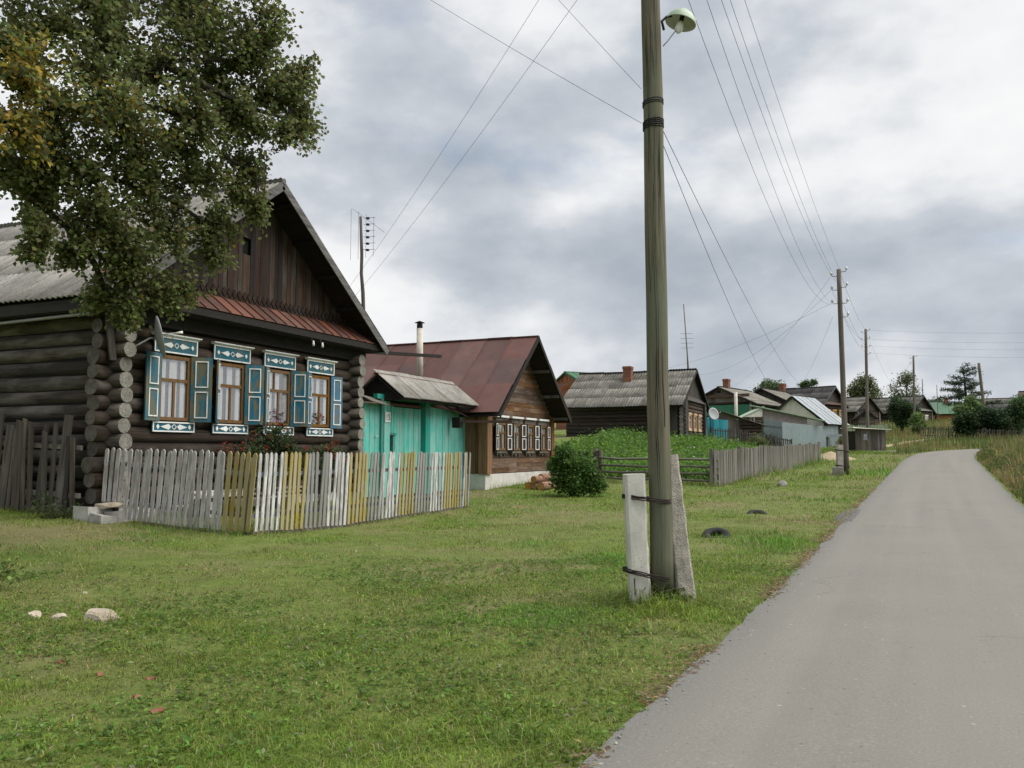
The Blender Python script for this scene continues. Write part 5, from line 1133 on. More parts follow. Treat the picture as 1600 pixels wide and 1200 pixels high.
far_pole('leaning pole right of the pine', (11.0, 108.7, 11.8), (11.5, 108.9, gz(11.5, 108.9)), .2, None, ((1, 1.4), (-1, 1.0)))
far_pole('thin far pole just right of the long grey roof', (7.3, 156.3, 13.9), (7.2, 156.2, 6.4), .08)
far_pole('thinnest far pole above the green roof', (9.5, 157.2, 12.9), (9.5, 157.2, 6.4), .06)
def wire(label, a, b, sag, r_=.006, seg=22, group='overhead wires'):
    a, b = Vector(a), Vector(b); pts = [a.lerp(b, k / seg) - Vector((0, 0, 4 * sag * (k / seg) * (1 - k / seg))) - a for k in range(seg + 1)]
    o = MB().tube(pts, r_, 5).build('overhead_wire', 'wire', None, loc=a); smooth_tube(o); tag(o, label, 'wire', group)
PT = (-2.1, 8.42); gl_ = 'one of the line wires running from the near pole to the second pole'
for dx, z0, z1, sg_, lb in ((.12, 7.3, 7.95, 1.15, 'lowest line wire, passing behind the street lamp to the second pole'), (.2, 7.75, 8.0, .9, 'line wire with a splice, second from the lamp'), (.25, 8.05, 8.65, .8, 'third line wire counted outward from the lamp'), (.3, 8.25, 8.65, .62, 'fourth line wire counted outward from the lamp'), (.42, 8.38, 9.3, .3, 'outermost and highest line wire from the near pole')):
    wire(lb, (PT[0] + dx, PT[1] + .08, z0), (-1.42 + (.2 if dx > .2 else -.2), 38.05, z1), sg_, .0034)
# splice on the line wire
wire('left house wire from the near pole to the log house gable', (PT[0] - .1, PT[1], 8.3), (-12.95, 17.0, 4.62), .25, .0026)
wire('right house wire from the near pole to the log house gable', (PT[0] - .05, PT[1], 7.5), (-12.95, 17.3, 4.6), .2, .0026)
wire('thin stay wire crossing the sky left of the near pole, lower one', (PT[0] - .1, PT[1], 5.06), (-5.6, 8.6, 7.7), .02, .0024)
wire('thin stay wire crossing the sky left of the near pole, upper one', (PT[0] - .1, PT[1], 5.44), (-3.9, 8.0, 7.6), .01, .0022)
wire('service wire from the near pole towards the low dark log house, upper one', (PT[0] + .1, PT[1] + .05, 5.0), (-4.4, 63.0, 6.3), .9, .0036)
wire('service wire from the near pole towards the low dark log house, lower one', (PT[0] + .1, PT[1] + .05, 4.85), (-5.2, 58.0, 5.4), 1.25, .0036)
for k, (dx, z0, z1) in enumerate(((.2, 9.2, 11.5), (-.2, 8.6, 10.8), (.2, 8.1, 10.2), (.2, 7.5, 9.7))):
    wire(['topmost', 'second highest', 'third highest', 'lowest'][k] + ' line wire between second and third pole', (-1.42 + dx, 38.05, z0), (-.6 + dx, 74.0, z1), .5, .005)
for k, (z0, dz) in enumerate(((11.6, 0), (10.85, 0), (10.3, 0), (9.7, 0))):
    wire(['topmost', 'second highest', 'third highest', 'lowest'][k] + ' of four line wires from the third pole to the right', (-.4, 74.0, z0), (24.0, 72.0, z0 - 1.1), .5, .005)
wire('drop wire from the third pole to the fourth pole', (-.6, 74, 11.4), (3.0, 100, 6.6), .6, .005)
wire('drop wire from the fourth pole down to the left', (3.8, 100.1, 11.6), (-1.0, 104, 6.2), .5, .005)
for k, (q, zz) in enumerate((((-14.5, 88.0, 8.0), 9.2), ((-12.5, 64.0, 7.5), 8.6), ((-20, 62, 7.5), 8.0), ((-9.3, 103, 8.6), 7.4))):
    wire(['house wire from the second pole to the green-banded house', 'house wire from the second pole to the low dark log house', 'long wire from the second pole past the brick chimney', 'house wire from the second pole to the roof behind the white gable'][k], (-1.6, 38.05, zz), q, .9, .0045)

# antennas
AM = thing('antenna_mast', 'crooked wooden antenna mast behind the log house roof', 'mast', (-17.2, 25.2, gz(-17.2, 25.2)))
zz = AM.location.z; pts = [(.05, 0, 0), (.05, 0, 5.5 - zz), (.1, .02, 6.6 - zz), (.06, .02, 7.4 - zz), (-.02, .02, 8.1 - zz), (0, 0, 8.8 - zz), (-.08, 0, 10.25 - zz)]
smooth_tube(MB().tube(pts, [.09, .08, .07, .07, .06, .06, .05], 8).build('mast', 'grey_board', AM))
mb = MB(); c_ = Vector((-.08, 0, 9.6 - zz)); e_ = Vector((.915, .404, 0))
mb.tube([c_ + e_ * .05 + Vector((0, 0, -.6)), c_ + e_ * .35 + Vector((0, 0, -.6))], .012, 6); 
for k in range(6): mb.tube([c_ + e_ * .12 + Vector((0, 0, .6 - .24 * k)), c_ + e_ * .55 + Vector((0, 0, .62 - .24 * k))], .008, 5); mb.box(c_.x + .2, c_.x + .29, c_.y + .08, c_.y + .17, c_.z + .56 - .24 * k, c_.z + .63 - .24 * k)
for k in range(4): mb.tube([c_ + e_ * (-.35 + .28 * k) + Vector((0, 0, -1.0 + .05 * k)), c_ + e_ * (-.35 + .28 * k) + Vector((0, 0, .95 - .1 * k))], .006, 5)
mb.tube([c_ + e_ * -.3 + Vector((0, 0, .95)), c_ + e_ * .9 + Vector((0, 0, .05))], .006, 5); mb.build('aerial', 'wire', AM)
for lb, a, b, r_ in (('tall leaning antenna pole on the low dark log house', (-13.0, 64.2, gz(-13, 64.2)), (-13.57, 64.0, 13.1), .07), ('short thin antenna pole beside the tall leaning one', (-13.7, 66.0, gz(-13.7, 66)), (-13.8, 66.05, 9.6), .05)):
    m_ = thing('antenna_pole', lb, 'mast', a); d_ = Vector(b) - Vector(a); smooth_tube(MB().tube([(0, 0, 0), d_ * .5, d_], [r_, r_ * .8, r_ * .5], 8).build('mast', 'pole_far', m_))
    mb = MB(); 
    for k in range(4): q = d_ * (.78 - .035 * k); mb.tube([q + Vector((-.4, -.17, 0)), q + Vector((.5, .2, .02))], .012, 5)
    mb.build('aerial', 'wire', m_)

# ------------------------------------------------------------------ tyres, stones, sand
def tyre(label, x, y, rad, rot_, sink):
    t_ = thing('tyre', label, 'tyre', (x, y, gz(x, y)), 0, 'half-buried tyres'); V = []; n, m_ = 32, 12; rr = rad * .27
    for i in range(n):
        a_ = 2 * math.pi * i / n
        for k in range(m_):
            b_ = 2 * math.pi * k / m_; cb, sb = math.cos(b_), math.sin(b_); r_ = rad - rr + rr * math.copysign(abs(cb) ** .6, cb); hz = rr * 1.0 * math.copysign(abs(sb) ** .7, sb)
            if cb > .6 and i % 2: r_ -= .008
            V.append((r_ * math.cos(a_), r_ * math.sin(a_), hz))
    F = [(i * m_ + k, ((i + 1) % n) * m_ + k, ((i + 1) % n) * m_ + (k + 1) % m_, i * m_ + (k + 1) % m_) for i in range(n) for k in range(m_)]
    o = raw('carcass', V, F, 'tyre', smooth=True, parent=t_); o.location = (0, 0, sink); o.rotation_euler = rot_
    o = MB().tube([(0, 0, -.05), (0, 0, -.02)], rad * .6, 16).build('black_fill', 'black', t_); o.location = (0, 0, sink * .2); return t_  # plain black disc fills the hole of the tyre
tyre('black tyre half sunk in the grass near the pole', -2.72, 15.3, .26, (R(22), 0, R(8)), .0)
tyre('smaller-looking far tyre sunk in the grass beyond the first', -2.7, 20.6, .25, (R(22), 0, R(10)), -.05)
def rock(name, label, x, y, s_, mat, seed, rot_=0, group=None, sink=.3, planes=()):
    import bmesh
    bm = bmesh.new(); bmesh.ops.create_icosphere(bm, subdivisions=3, radius=1)
    rr = random.Random(seed); pl = [(Vector((rr.uniform(-1, 1), rr.uniform(-1, 1), rr.uniform(-.6, 1))).normalized(), rr.uniform(.55, .85)) for _ in range(11)] + [(Vector(p).normalized(), d) for p, d in planes]
    for v in bm.verts:
        for n, d in pl:
            q = v.co.dot(n)
            if q > d: v.co -= n * (q - d)
        v.co *= 1 + (float(fbm(v.co.x * 2 + 5 + seed, v.co.y * 2 + v.co.z * 2 + 5, seed, 3)) - .5) * .18
        v.co = Vector((v.co.x * s_[0], v.co.y * s_[1], v.co.z * s_[2]))
    me = bpy.data.meshes.new(name); bm.to_mesh(me); bm.free(); me.materials.append(M[mat])
    o = bpy.data.objects.new(name, me); o.location = (x, y, gz(x, y) + s_[2] * (1 - 2 * sink) * .55); o.rotation_euler = (0, 0, rot_); link(o); return tag(o, label, 'stone', group)
rock('stone', 'large pale boulder lying in the foreground grass', -6.52, 5.5, (.2, .15, .14), 'rock', 5, .25, None, .3, (((.12, 0, 1), .52), ((.75, -.35, .5), .62), ((-1, -.2, .15), .68), ((0, -1, .1), .6)))
rock('stone', 'small pale stone left of the boulder, further left one', -7.22, 5.35, (.085, .07, .06), 'rock', 9)
rock('stone', 'small pale stone between the boulder and the far left stone', -6.98, 5.42, (.08, .06, .05), 'rock', 12, 1)
rock('stone', 'grey stone beside the paling fence', -3.1, 30.8, (.24, .2, .17), 'grey_rock', 15, .7)
rock('stone', 'tiny pale stone in the bare patch at the far left', -7.9, 6.45, (.035, .03, .025), 'rock', 19)
for i, (x, y, lb) in enumerate(((-5.0, 4.22, 'broken red brick lying in the foreground grass, left of two'), (-4.6, 4.3, 'broken red brick lying in the foreground grass, right of two'), (-5.55, 4.35, 'orange brick crumb left of the broken bricks'), (-3.95, 3.75, 'red brick crumb nearest the camera'), (-4.35, 3.95, 'thin red brick shard between grass tufts'))):
    o = MB().box(-.03, .03, -.02, .02, -.016, .012, j=.009).build('brick_fragment', 'brickred', None, loc=(x, y, gz(x, y) + .006)); o.rotation_euler = (R(random.uniform(-15, 15)), R(random.uniform(-15, 15)), random.uniform(0, 3)); tag(o, lb, 'brick', 'brick fragments in the grass')
# sand heap
V = []; F = []; n = 24
for r_ in range(9):
    for k in range(n):
        a_ = 2 * math.pi * k / n; q = r_ / 8; x, y = -2.55 + math.cos(a_) * 1.5 * q, 53.6 + math.sin(a_) * 1.6 * q
        V.append((x + 2.55, y - 53.6, gz(x, y) - gz(-2.55, 53.6) + .5 * (1 - q) ** .8 * (.8 + .4 * float(fbm(x * 1.5 + 9, y * 1.5, 8, 3))) - .04))
for r_ in range(8):
    for k in range(n): F.append((r_ * n + k, (r_ + 1) * n + k, (r_ + 1) * n + (k + 1) % n, r_ * n + (k + 1) % n))
tag(raw('sand_heap', V, F, 'sand', smooth=True, loc=(-2.55, 53.6, gz(-2.55, 53.6))), 'low heap of sand beyond the end of the paling fence', 'sand heap')

# ------------------------------------------------------------------ vegetation
def ball(n, c, r):      # points filling an ellipsoid, denser outside
    d = rng.normal(size=(n, 3)); d /= np.linalg.norm(d, axis=1)[:, None]; return np.array(c) + d * np.array(r) * (rng.uniform(0, 1, n) ** .45)[:, None]
# the big tree hanging over the log house
TB = np.array([-10.3, 5.2, gz(-10.3, 5.2)])
TR = thing('tree', 'big leafy tree with yellowing leaves hanging over the log house roof', 'tree', tuple(TB))
blobs = [(-9.03, 6.4, 6.64, .62), (-8.61, 7.13, 6.82, .72), (-8.12, 7.89, 7.17, .75), (-7.68, 8.63, 7.07, .6), (-7.6, 9.22, 6.65, .45), (-7.54, 9.24, 6.18, .36), (-7.74, 8.61, 6.07, .55), (-8.08, 7.91, 6.04, .6), (-8.08, 6.82, 5.61, .66), (-8.5, 6.3, 5.56, .57), (-8.28, 5.75, 5.65, .42), (-8.31, 5.73, 5.01, .38), (-8.73, 6.86, 4.93, .6), (-8.59, 7.68, 5.09, .62), (-8.28, 8.37, 5.35, .5), (-7.99, 9.04, 5.61, .36), (-8.59, 7.14, 4.27, .52), (-8.58, 8.02, 4.49, .62), (-8.29, 8.58, 4.69, .37), (-8.32, 8.57, 4.24, .28), (-8.7, 7.64, 3.82, .43), (-9.06, 7.47, 3.49, .34), (-8.76, 7.61, 3.34, .22), (-8.48, 8.28, 3.78, .32), (-9.01, 6.41, 4.6, .38), (-8.73, 6.31, 4.08, .2), (-8.79, 6.28, 3.82, .12), (-7.53, 8.7, 7.53, .5), (-8.79, 6.5, 7.76, .81), (-8.31, 7.81, 8.42, .9), (-7.55, 8.69, 8.37, .55), (-9.61, 5.6, 6.22, .77), (-9.86, 5.48, 4.8, .6), (-8.46, 5.23, 4.85, .5),
         (-10.6, 4.4, 6.5, 1.0), (-11.4, 5.6, 6.8, 1.0), (-10.4, 6.6, 8.2, 1.1), (-9.8, 4.6, 8.4, 1.0), (-9.4, 7.6, 7.8, .8), (-10.4, 5.4, 9.4, 1.0), (-11.3, 4.6, 5.2, .7), (-7.53, 9.57, 6.4, 0.31), (-7.5, 9.37, 6.99, 0.32), (-7.91, 8.97, 4.93, 0.23), (-8.85, 6.36, 4.8, 0.36), (-9.01, 6.08, 6.32, 0.43), (-8.32, 7.48, 6.41, 0.55), (-8.16, 8.42, 6.7, 0.53), (-8.41, 7.22, 5.33, 0.54), (-8.64, 6.35, 5.06, 0.43), (-7.72, 8.94, 6.75, 0.44), (-8.53, 6.73, 6.13, 0.52), (-8.3, 7.92, 5.56, 0.49), (-8.21, 8.62, 6.15, 0.48), (-8.66, 7.0, 4.49, 0.46), (-8.16, 8.86, 5.12, 0.27), (-9.19, 7.09, 4.0, 0.24), (-8.36, 8.11, 7.6, 0.67), (-8.7, 7.53, 3.97, 0.4), (-8.55, 8.03, 3.54, 0.23), (-9.03, 6.18, 4.76, 0.32)]
def limb(par, pts, r0, r1, n=8, name='limb'):
    P = [Vector(p) for p in pts]; Q = []
    for i in range(len(P) - 1):
        for k in range(4):
            t_ = k / 4; p0, p1, p2, p3 = P[max(i - 1, 0)], P[i], P[i + 1], P[min(i + 2, len(P) - 1)]
            Q.append(.5 * ((2 * p1) + (p2 - p0) * t_ + (2 * p0 - 5 * p1 + 4 * p2 - p3) * t_ ** 2 + (3 * p1 - p0 - 3 * p2 + p3) * t_ ** 3))
    Q.append(P[-1]); L = len(Q); smooth_tube(MB().tube(Q, [r0 + (r1 - r0) * (i / (L - 1)) ** .8 for i in range(L)], n, wob=.04).build(name, 'bark', par)); return Q
def W_(p): return Vector(p) - Vector(TB)
nodes = []
nodes += limb(TR, [(0, 0, -.3), (.05, .02, 1.5), (.0, .1, 3.0), (.05, .15, 4.6), (0, .2, 6.5), (-.1, .2, 9.0)], .24, .06, 12, 'trunk')[8:]
for ch in ([(-10.25, 5.3, 3.9), (-9.6, 5.75, 4.9), (-9.15, 6.12, 4.74), (-8.85, 6.81, 4.22), (-8.7, 7.5, 3.75)], [(-10.25, 5.35, 4.4), (-9.3, 6.1, 5.3), (-8.55, 6.85, 5.8), (-8.2, 7.5, 6.5), (-7.8, 8.5, 6.9)], [(-8.6, 6.9, 5.8), (-8.2, 7.8, 5.95), (-8.09, 8.45, 5.62), (-7.95, 9.0, 5.5)],
           [(-9.6, 5.8, 4.95), (-8.9, 6.9, 5.0), (-8.5, 7.9, 4.9), (-8.3, 8.6, 4.6)], [(-10.25, 5.4, 5.5), (-9.4, 6.3, 6.5), (-8.7, 7.1, 7.3), (-8.2, 8.0, 8.2)], [(-8.2, 7.5, 6.5), (-7.8, 8.6, 6.3), (-7.55, 9.2, 6.3)], [(-9.3, 6.1, 5.3), (-8.6, 5.9, 5.3), (-8.3, 5.7, 5.2)], [(-10.3, 5.2, 5.2), (-10.9, 5.0, 6.2), (-11.4, 5.3, 6.8)], [(-8.85, 6.81, 4.22), (-8.9, 7.2, 3.9), (-9.0, 7.5, 3.5)]):
    nodes += limb(TR, [W_(c_) for c_ in ch], .095 if len(ch) > 4 else .06, .018)
NP = np.array([tuple(p) for p in nodes]); LP_ = []; LC = []; DD = []; tw = MB()
for bi, (bx, by, bz, br) in enumerate(blobs):
    c_ = np.array([bx, by, bz]) - TB; nt = int(8 + 50 * br * br + 18 * br)
    ends = ball(nt, c_, (br * 1.15, br * 1.15, br * 1.08)) + rng.normal(size=(nt, 3)) * br * .08; j = np.argmin(((NP - c_) ** 2).sum(1)); root = NP[j] * .55 + c_ * .45
    tw.tube([Vector(NP[j]), Vector(root) + Vector((0, 0, .04)), Vector(c_)], [.018, .012, .008], 5, False)
    for e_ in ends:
        st = (c_ if rng.uniform() < .6 else root) + rng.normal(size=3) * .05
        md = (st + e_) / 2 + rng.normal(size=3) * .05
        tw.tube([Vector(st), Vector(md), Vector(e_)], [.006, .0045, .002], 4, False)
        k = rng.integers(32, 54); t_ = rng.uniform(.25, 1.03, k)[:, None]; pp = st * (1 - t_) + e_ * t_ + rng.normal(size=(k, 3)) * .055
        LP_.append(pp); yl = .75 if bi in (10, 11, 33) else (.22 if bi in (9, 31, 8) else .018); isy = (rng.uniform(size=k) < yl * rng.uniform(.4, 1))[:, None]
        cg = jcol(k, (0.15, 0.172, 0.062), .28, .1) * rng.uniform(.8, 1.2); cyl = jcol(k, (0.30, 0.235, 0.04), .25, .1); LC.append(np.where(isy, cyl, cg))
        DD.append(np.tile((e_ - st) / (np.linalg.norm(e_ - st) + 1e-6) * .5 + np.array([0, 0, -.5]), (k, 1)))
tw.build('twigs', 'bark', TR); P_ = np.concatenate(LP_); leaves('crown', P_, rng.uniform(.045, .075, len(P_)), np.concatenate(LC), TR, aspect=.95, up=.15, dirs=np.concatenate(DD))

def shrub(name, label, cat, x, y, blobs, nleaf, size, col, flower=None, stems=9, group=None, base=None, yl=None):
    zb = gz(x, y) if base is None else base; s = thing(name, label, cat, (x, y, zb), 0, group); tot = sum(b[3] ** 2 for b in blobs); P = []; mb = MB()
    blobs = list(blobs)
    for bx, by, bz, br in blobs[:]:
        for _ in range(5):
            d_ = rng.normal(size=3); d_[2] = abs(d_[2]) * .8; d_ /= np.linalg.norm(d_); blobs.append((bx + d_[0] * br * 1.05, by + d_[1] * br * 1.05, bz + d_[2] * br * 1.15, br * rng.uniform(.14, .26)))
    tot = sum(b[3] ** 2 for b in blobs)
    for bx, by, bz, br in blobs:
        n = int(nleaf * br * br / tot); q = ball(n, (bx, by, bz), (br, br, br * .9)); q += rng.normal(size=q.shape) * br * .12; P.append(q)
        for k in range(max(1, stems // len(blobs))):
            e_ = ball(1, (bx, by, bz), (br * .8,) * 3)[0]; mb.tube([(random.uniform(-.1, .1), random.uniform(-.1, .1), -.05), (bx * .5 + random.uniform(-.1, .1) * br, by * .5, bz * .45), tuple(e_)], [.018 * br + .006, .012 * br + .004, .003], 5, False)
    P = np.concatenate(P); P[:, 2] = np.maximum(P[:, 2], .03); mb.build('stems', 'stem', s)
    cc = jcol(len(P), col, .28, .1) * (.75 + .6 * vnoise(P[:, 0] * 3 / blobs[0][3] + 50, P[:, 2] * 3 / blobs[0][3] + P[:, 1] * 2 + 50, 3))[:, None]
    leaves('foliage', P, rng.uniform(.7, 1.25, len(P)) * size, cc, s)
    if flower:
        nf, fcol, fs = flower; b = blobs; Q = np.concatenate([ball(max(1, nf // len(b)), (q[0], q[1], q[2] + q[3] * .25), (q[3],) * 3) for q in b]); Q = np.repeat(Q, 9, 0) + rng.normal(size=(len(Q) * 9, 3)) * fs * .5
        leaves('blossoms', Q, fs, jcol(len(Q), fcol, .2, .06), s, aspect=1.0)
    return s
def crown_tree(label, x, y, zt, zb, r, col, n=2600, size=.28, name='tree', group='trees behind the houses', loose=1.0, base=None):
    z0 = gz(x, y) if base is None else base; s = thing(name, label, 'tree', (x, y, z0), 0, group); h = zt - z0; b0 = max(zb - z0, h * .2)
    mb = MB(); mb.tube([(0, 0, -.2), (.05, 0, h * .4), (.1, .05, h * .85)], [r * .07 + .05, r * .05 + .03, .03], 8); rb = random.Random(int(x * 10) + 77); bl = []
    for k in range(16):
        a_ = rb.uniform(0, 6.28); f_ = rb.uniform(0, 1); rr = r * (math.sin(math.pi * (.18 + .75 * f_)) ** .8) * .72; bl.append((math.cos(a_) * rr * rb.uniform(.4, 1), math.sin(a_) * rr * rb.uniform(.4, 1), b0 + (h - b0) * (.08 + .84 * f_), r * rb.uniform(.22, .42)))
        mb.tube([(.06, 0, b0 + (h - b0) * f_ * .6), bl[-1][:3]], [.05, .015], 5, False)
    smooth_tube(mb.build('trunk', 'bark', s)); P = []; tot = sum(q[3] ** 2 for q in bl)
    for q in bl: P.append(ball(int(n * q[3] ** 2 / tot), q[:3], (q[3], q[3], q[3] * .85)) + rng.normal(size=(int(n * q[3] ** 2 / tot), 3)) * q[3] * .16 * loose)
    P = np.concatenate(P); cc = jcol(len(P), col, .3, .1); leaves('crown', P, rng.uniform(.7, 1.3, len(P)) * size, cc, s); return s
# roses in the front garden
shrub('rose_bush', 'large rose bush under the second and third window', 'bush', -12.35, 14.55, [(0, 0, .95, .55), (0, .5, 1.3, .42), (.05, -.4, 1.25, .35), (0, .1, 1.55, .4), (0, .8, 1.0, .45)], 5200, .065, (.05, .078, .028), (34, (.3, .035, .03), .05), 16)
shrub('rose_bush', 'smaller rose bush with red blooms under the fourth window', 'bush', -12.2, 16.35, [(0, 0, .9, .45), (.05, .45, 1.1, .4), (0, -.3, 1.2, .32), (0, .2, 1.35, .25)], 2600, .062, (.06, .09, .032), (40, (.34, .03, .025), .055), 10)
shrub('rose_bush', 'thin rose shoots left of the large rose bush', 'bush', -12.5, 13.55, [(0, 0, .9, .28), (0, .2, 1.35, .2), (0, -.15, 1.3, .16)], 650, .05, (.04, .058, .025), (8, (.3, .05, .04), .045), 8)
# round bush by the second house
shrub('bush', 'round dark green leafy bush before the grey paling fence', 'bush', -8.75, 24.7, [(0, 0, .55, .55), (.45, .2, .5, .42), (-.38, -.15, .55, .42), (-.25, .05, 1.05, .48), (.3, .1, .95, .42), (-.3, -.1, 1.45, .28), (-.62, -.25, .95, .24), (.62, .3, .35, .32)], 9500, .08, (.08, .155, .032), (16, (.5, .5, .4), .04), 24)
shrub('shrub', 'low leafy suckers at the left edge of the grass', 'bush', -9.0, 6.0, [(0, 0, .24, .22), (.2, .18, .18, .15), (-.3, .1, .3, .25)], 620, .06, (.16, .22, .06), None, 10)
# potato patch
n = 1500; px_ = rng.uniform(-17, -3.6, n * 3); py_ = rng.uniform(31.5, 60, n * 3)
fl = np.interp(py_, [29.9, 37, 45, 50.5, 60], [-6.0, -5.4, -4.9, -5.4, -10.5]); left = np.interp(py_, [31, 34, 60], [-10.2, -15, -23])
ok = (px_ < fl - .3) & (px_ > left) & (py_ > 32.2 + (-px_ - 5) * .12); px_, py_ = px_[ok][:n], py_[ok][:n]; py_ = np.round(py_ / .62) * .62 + rng.normal(0, .06, len(py_))
k = 46; c0 = np.stack([px_, py_, g(px_, py_) + .3], 1); P = np.repeat(c0, k, 0) + rng.normal(size=(len(c0) * k, 3)) * np.array([.22, .17, .17]) * np.repeat(rng.uniform(.6, 1.45, len(c0)), k)[:, None]; P[:, 2] = np.maximum(P[:, 2], g(P[:, 0], P[:, 1]) + .03)
cc = jcol(len(P), (.108, .205, .034), .24, .08) * np.repeat(rng.uniform(.78, 1.2, len(c0)), k)[:, None]; wf = rng.uniform(size=len(P)) < .006; cc[wf] = (.55, .55, .5)
tag(leaves('potato_plants', P, rng.uniform(.1, .18, len(P)), cc, None, aspect=.75), 'patch of green potato plants with small white flowers behind the rail fence', 'potato plants', None, 'stuff')
# trees behind the houses
crown_tree('wide round tree behind the grey roofs left of the dark-roofed house', -15.3, 135.3, 13.0, 8.0, 3.2, (0.092, 0.134, 0.056), 4500, .3)
crown_tree('small bushy tree on the left of the dark-roofed house ridge', -9.6, 137.5, 13.3, 9.0, 2.2, (0.078, 0.127, 0.050), 3000, .28, loose=1.6)
crown_tree('broad round tree between the second and third pole', -1.7, 163.2, 15.2, 9.0, 4.3, (0.104, 0.134, 0.050), 5400, .34)
crown_tree('loose tall birch between the third and fourth pole', 5.0, 166.2, 16.0, 8.5, 3.4, (0.139, 0.174, 0.081), 3900, .3, loose=2.2)
crown_tree('dark round bush-like tree before the long grey roof', 2.6, 104.6, 7.9, 3.9, 2.3, (0.042, 0.078, 0.029), 5700, .2, loose=.8)
crown_tree('yellow-green small tree below the fourth pole', 4.0, 98.2, 5.6, 3.4, 1.1, (0.127, 0.196, 0.057), 2100, .16)
crown_tree('yellow-green tree at the left end of the dark bushes', 8.2, 93.0, 6.9, 3.2, 2.0, (0.116, 0.174, 0.057), 4500, .2)
crown_tree('dark dense bush in the middle of the bush row', 9.9, 92.2, 5.6, 2.9, 2.3, (0.036, 0.069, 0.029), 6000, .2, loose=.8)
crown_tree('dark bush left of the right-hand tree', 8.0, 91.5, 5.3, 2.9, 1.9, (0.042, 0.078, 0.029), 4200, .2, loose=.8)
crown_tree('green tree at the right edge of the bush row', 13.2, 92.5, 7.2, 3.0, 2.4, (0.081, 0.134, 0.050), 5700, .22)
crown_tree('dark bush between the middle bush and the right-edge tree', 11.6, 91.6, 5.4, 2.9, 2.0, (0.046, 0.083, 0.035), 4500, .2, loose=.8)
crown_tree('small bush above the long grey roof', 10.0, 175.0, 12.0, 8.0, 2.6, (0.069, 0.097, 0.046), 2100, .3)
# pine / larch with tiers of drooping branches
PN = thing('pine_tree', 'lopsided dark conifer with tiered branches left of the leaning pole', 'tree', (10.1, 113.8, gz(10.1, 113.8))); zp = PN.location.z; mb = MB(); mb.tube([(0, 0, 0), (-.1, 0, 4), (-.3, 0, 7.8)], [.22, .15, .03], 8); NPn = []; 
for k in range(24):
    f_ = .38 + .6 * k / 24; a_ = k * 2.4; z = 7.9 * f_; ln = (4.2 - 3.7 * (f_ - .38) / .62) * random.uniform(.55, 1.1)
    if math.cos(a_ - math.atan2(-.404, -.915)) > .2 and .5 < f_ < .75: ln *= 1.25
    e_ = np.array([math.cos(a_) * ln, math.sin(a_) * ln, z + random.uniform(-.1, .5)]); s0 = np.array([-.2 * f_, 0, z]); mb.tube([tuple(s0), tuple((s0 + e_) / 2 + np.array([0, 0, -.12])), tuple(e_)], [.05, .03, .01], 5, False)
    m_ = int(95 * ln); t_ = rng.uniform(.2, 1.0, m_)[:, None]; NPn.append(s0 * (1 - t_) + e_ * t_ + rng.normal(size=(m_, 3)) * np.array([.22, .22, .12]) + np.array([0, 0, -.05]))
smooth_tube(mb.build('trunk', 'bark', PN)); NPn = np.concatenate(NPn); leaves('crown', NPn, rng.uniform(.2, .36, len(NPn)), jcol(len(NPn), (.05, .075, .045), .25, .08), PN, aspect=.35)

# ---------------------------------------------------------------- grass
def sector(r0, r1, dens, half=R(38)):
    n = int(half * (r1 * r1 - r0 * r0) * dens); r_ = np.sqrt(rng.uniform(r0 * r0, r1 * r1, n)); a_ = R(23.839) + rng.uniform(-half, half, n)
    return -np.sin(a_) * r_, np.cos(a_) * r_
def lawn_mask(x, y):
    m = ~on_road(x, y, -.03) & (x < road_r(y) + 40)
    m &= ~((x < -13.3) & (y > 11.3) & (y < 32)); m &= ~((x < -12.3) & (y > 25.6) & (y < 33)); m &= ~((x < -13) & (y > 9.2) & (x > -24) & (y > 11))
    m &= ~((x > road_r(y)) & (y < 66)); m &= ~((py_in(x, y)))
    return m
def py_in(x, y):
    return (x < np.interp(y, [29.9, 37, 45, 50.5, 60], [-5.5, -4.6, -3.8, -3.2, -6])) & (y > 31.5 + np.maximum(-x - 5.5, 0) * .28) & (y < 62)
def lawn_col(x, y, n):
    spot = sum(np.exp(-(((x - a) / c) ** 2 + ((y - b) / d) ** 2)) for a, b, c, d in ((-8.4, 6.8, 1.5, .9), (-5.5, 6.6, 1.2, .6), (-9.8, 8.7, 1.8, .7), (-6.6, 9.0, 1.9, .45), (-5.6, 4.3, .5, .3), (-8.6, 10.8, 2.6, .4), (-9.6, 15, .3, 4), (-3.6, 17.5, 1.6, .8), (-4.2, 3.9, .5, .35), (-2.9, 13.6, 1.0, .5)))
    dry = np.clip(spot * .75 + ss(.44, .66, fbm(x * .33 + 3, y * .33 + 1, 21)) * .7 + ss(.55, .75, fbm(x * 1.6, y * 1.6, 27)) * .6, 0, 1); lush = ss(.5, .72, fbm(x * .55 + 40, y * .55, 33))
    base = np.array([.152, .224, .027]) * (1 - lush[:, None] * .0) + lush[:, None] * np.array([-.045, .03, -.006])
    base = base * (1 - dry[:, None] * .75) + np.array([.225, .18, .08]) * dry[:, None] * .75
    base = base * (.55 + .95 * fbm(x * 3.1 + 9, y * 3.1, 29, 3))[:, None]
    c = base * np.exp(rng.normal(0, .24, (n, 1))) * (1 + rng.normal(0, .09, (n, 3))); d = rng.uniform(size=n) < .07 + .25 * dry; c[d] = jcol(d.sum(), (.32, .27, .14), .25)
    return np.clip(c, .004, .8), dry, lush
PB = [(-2.1, 8.3, .75, 1.9), (-6.5, 5.5, .3, 1.3), (-10, 15, 0, 1)]
gn = 0
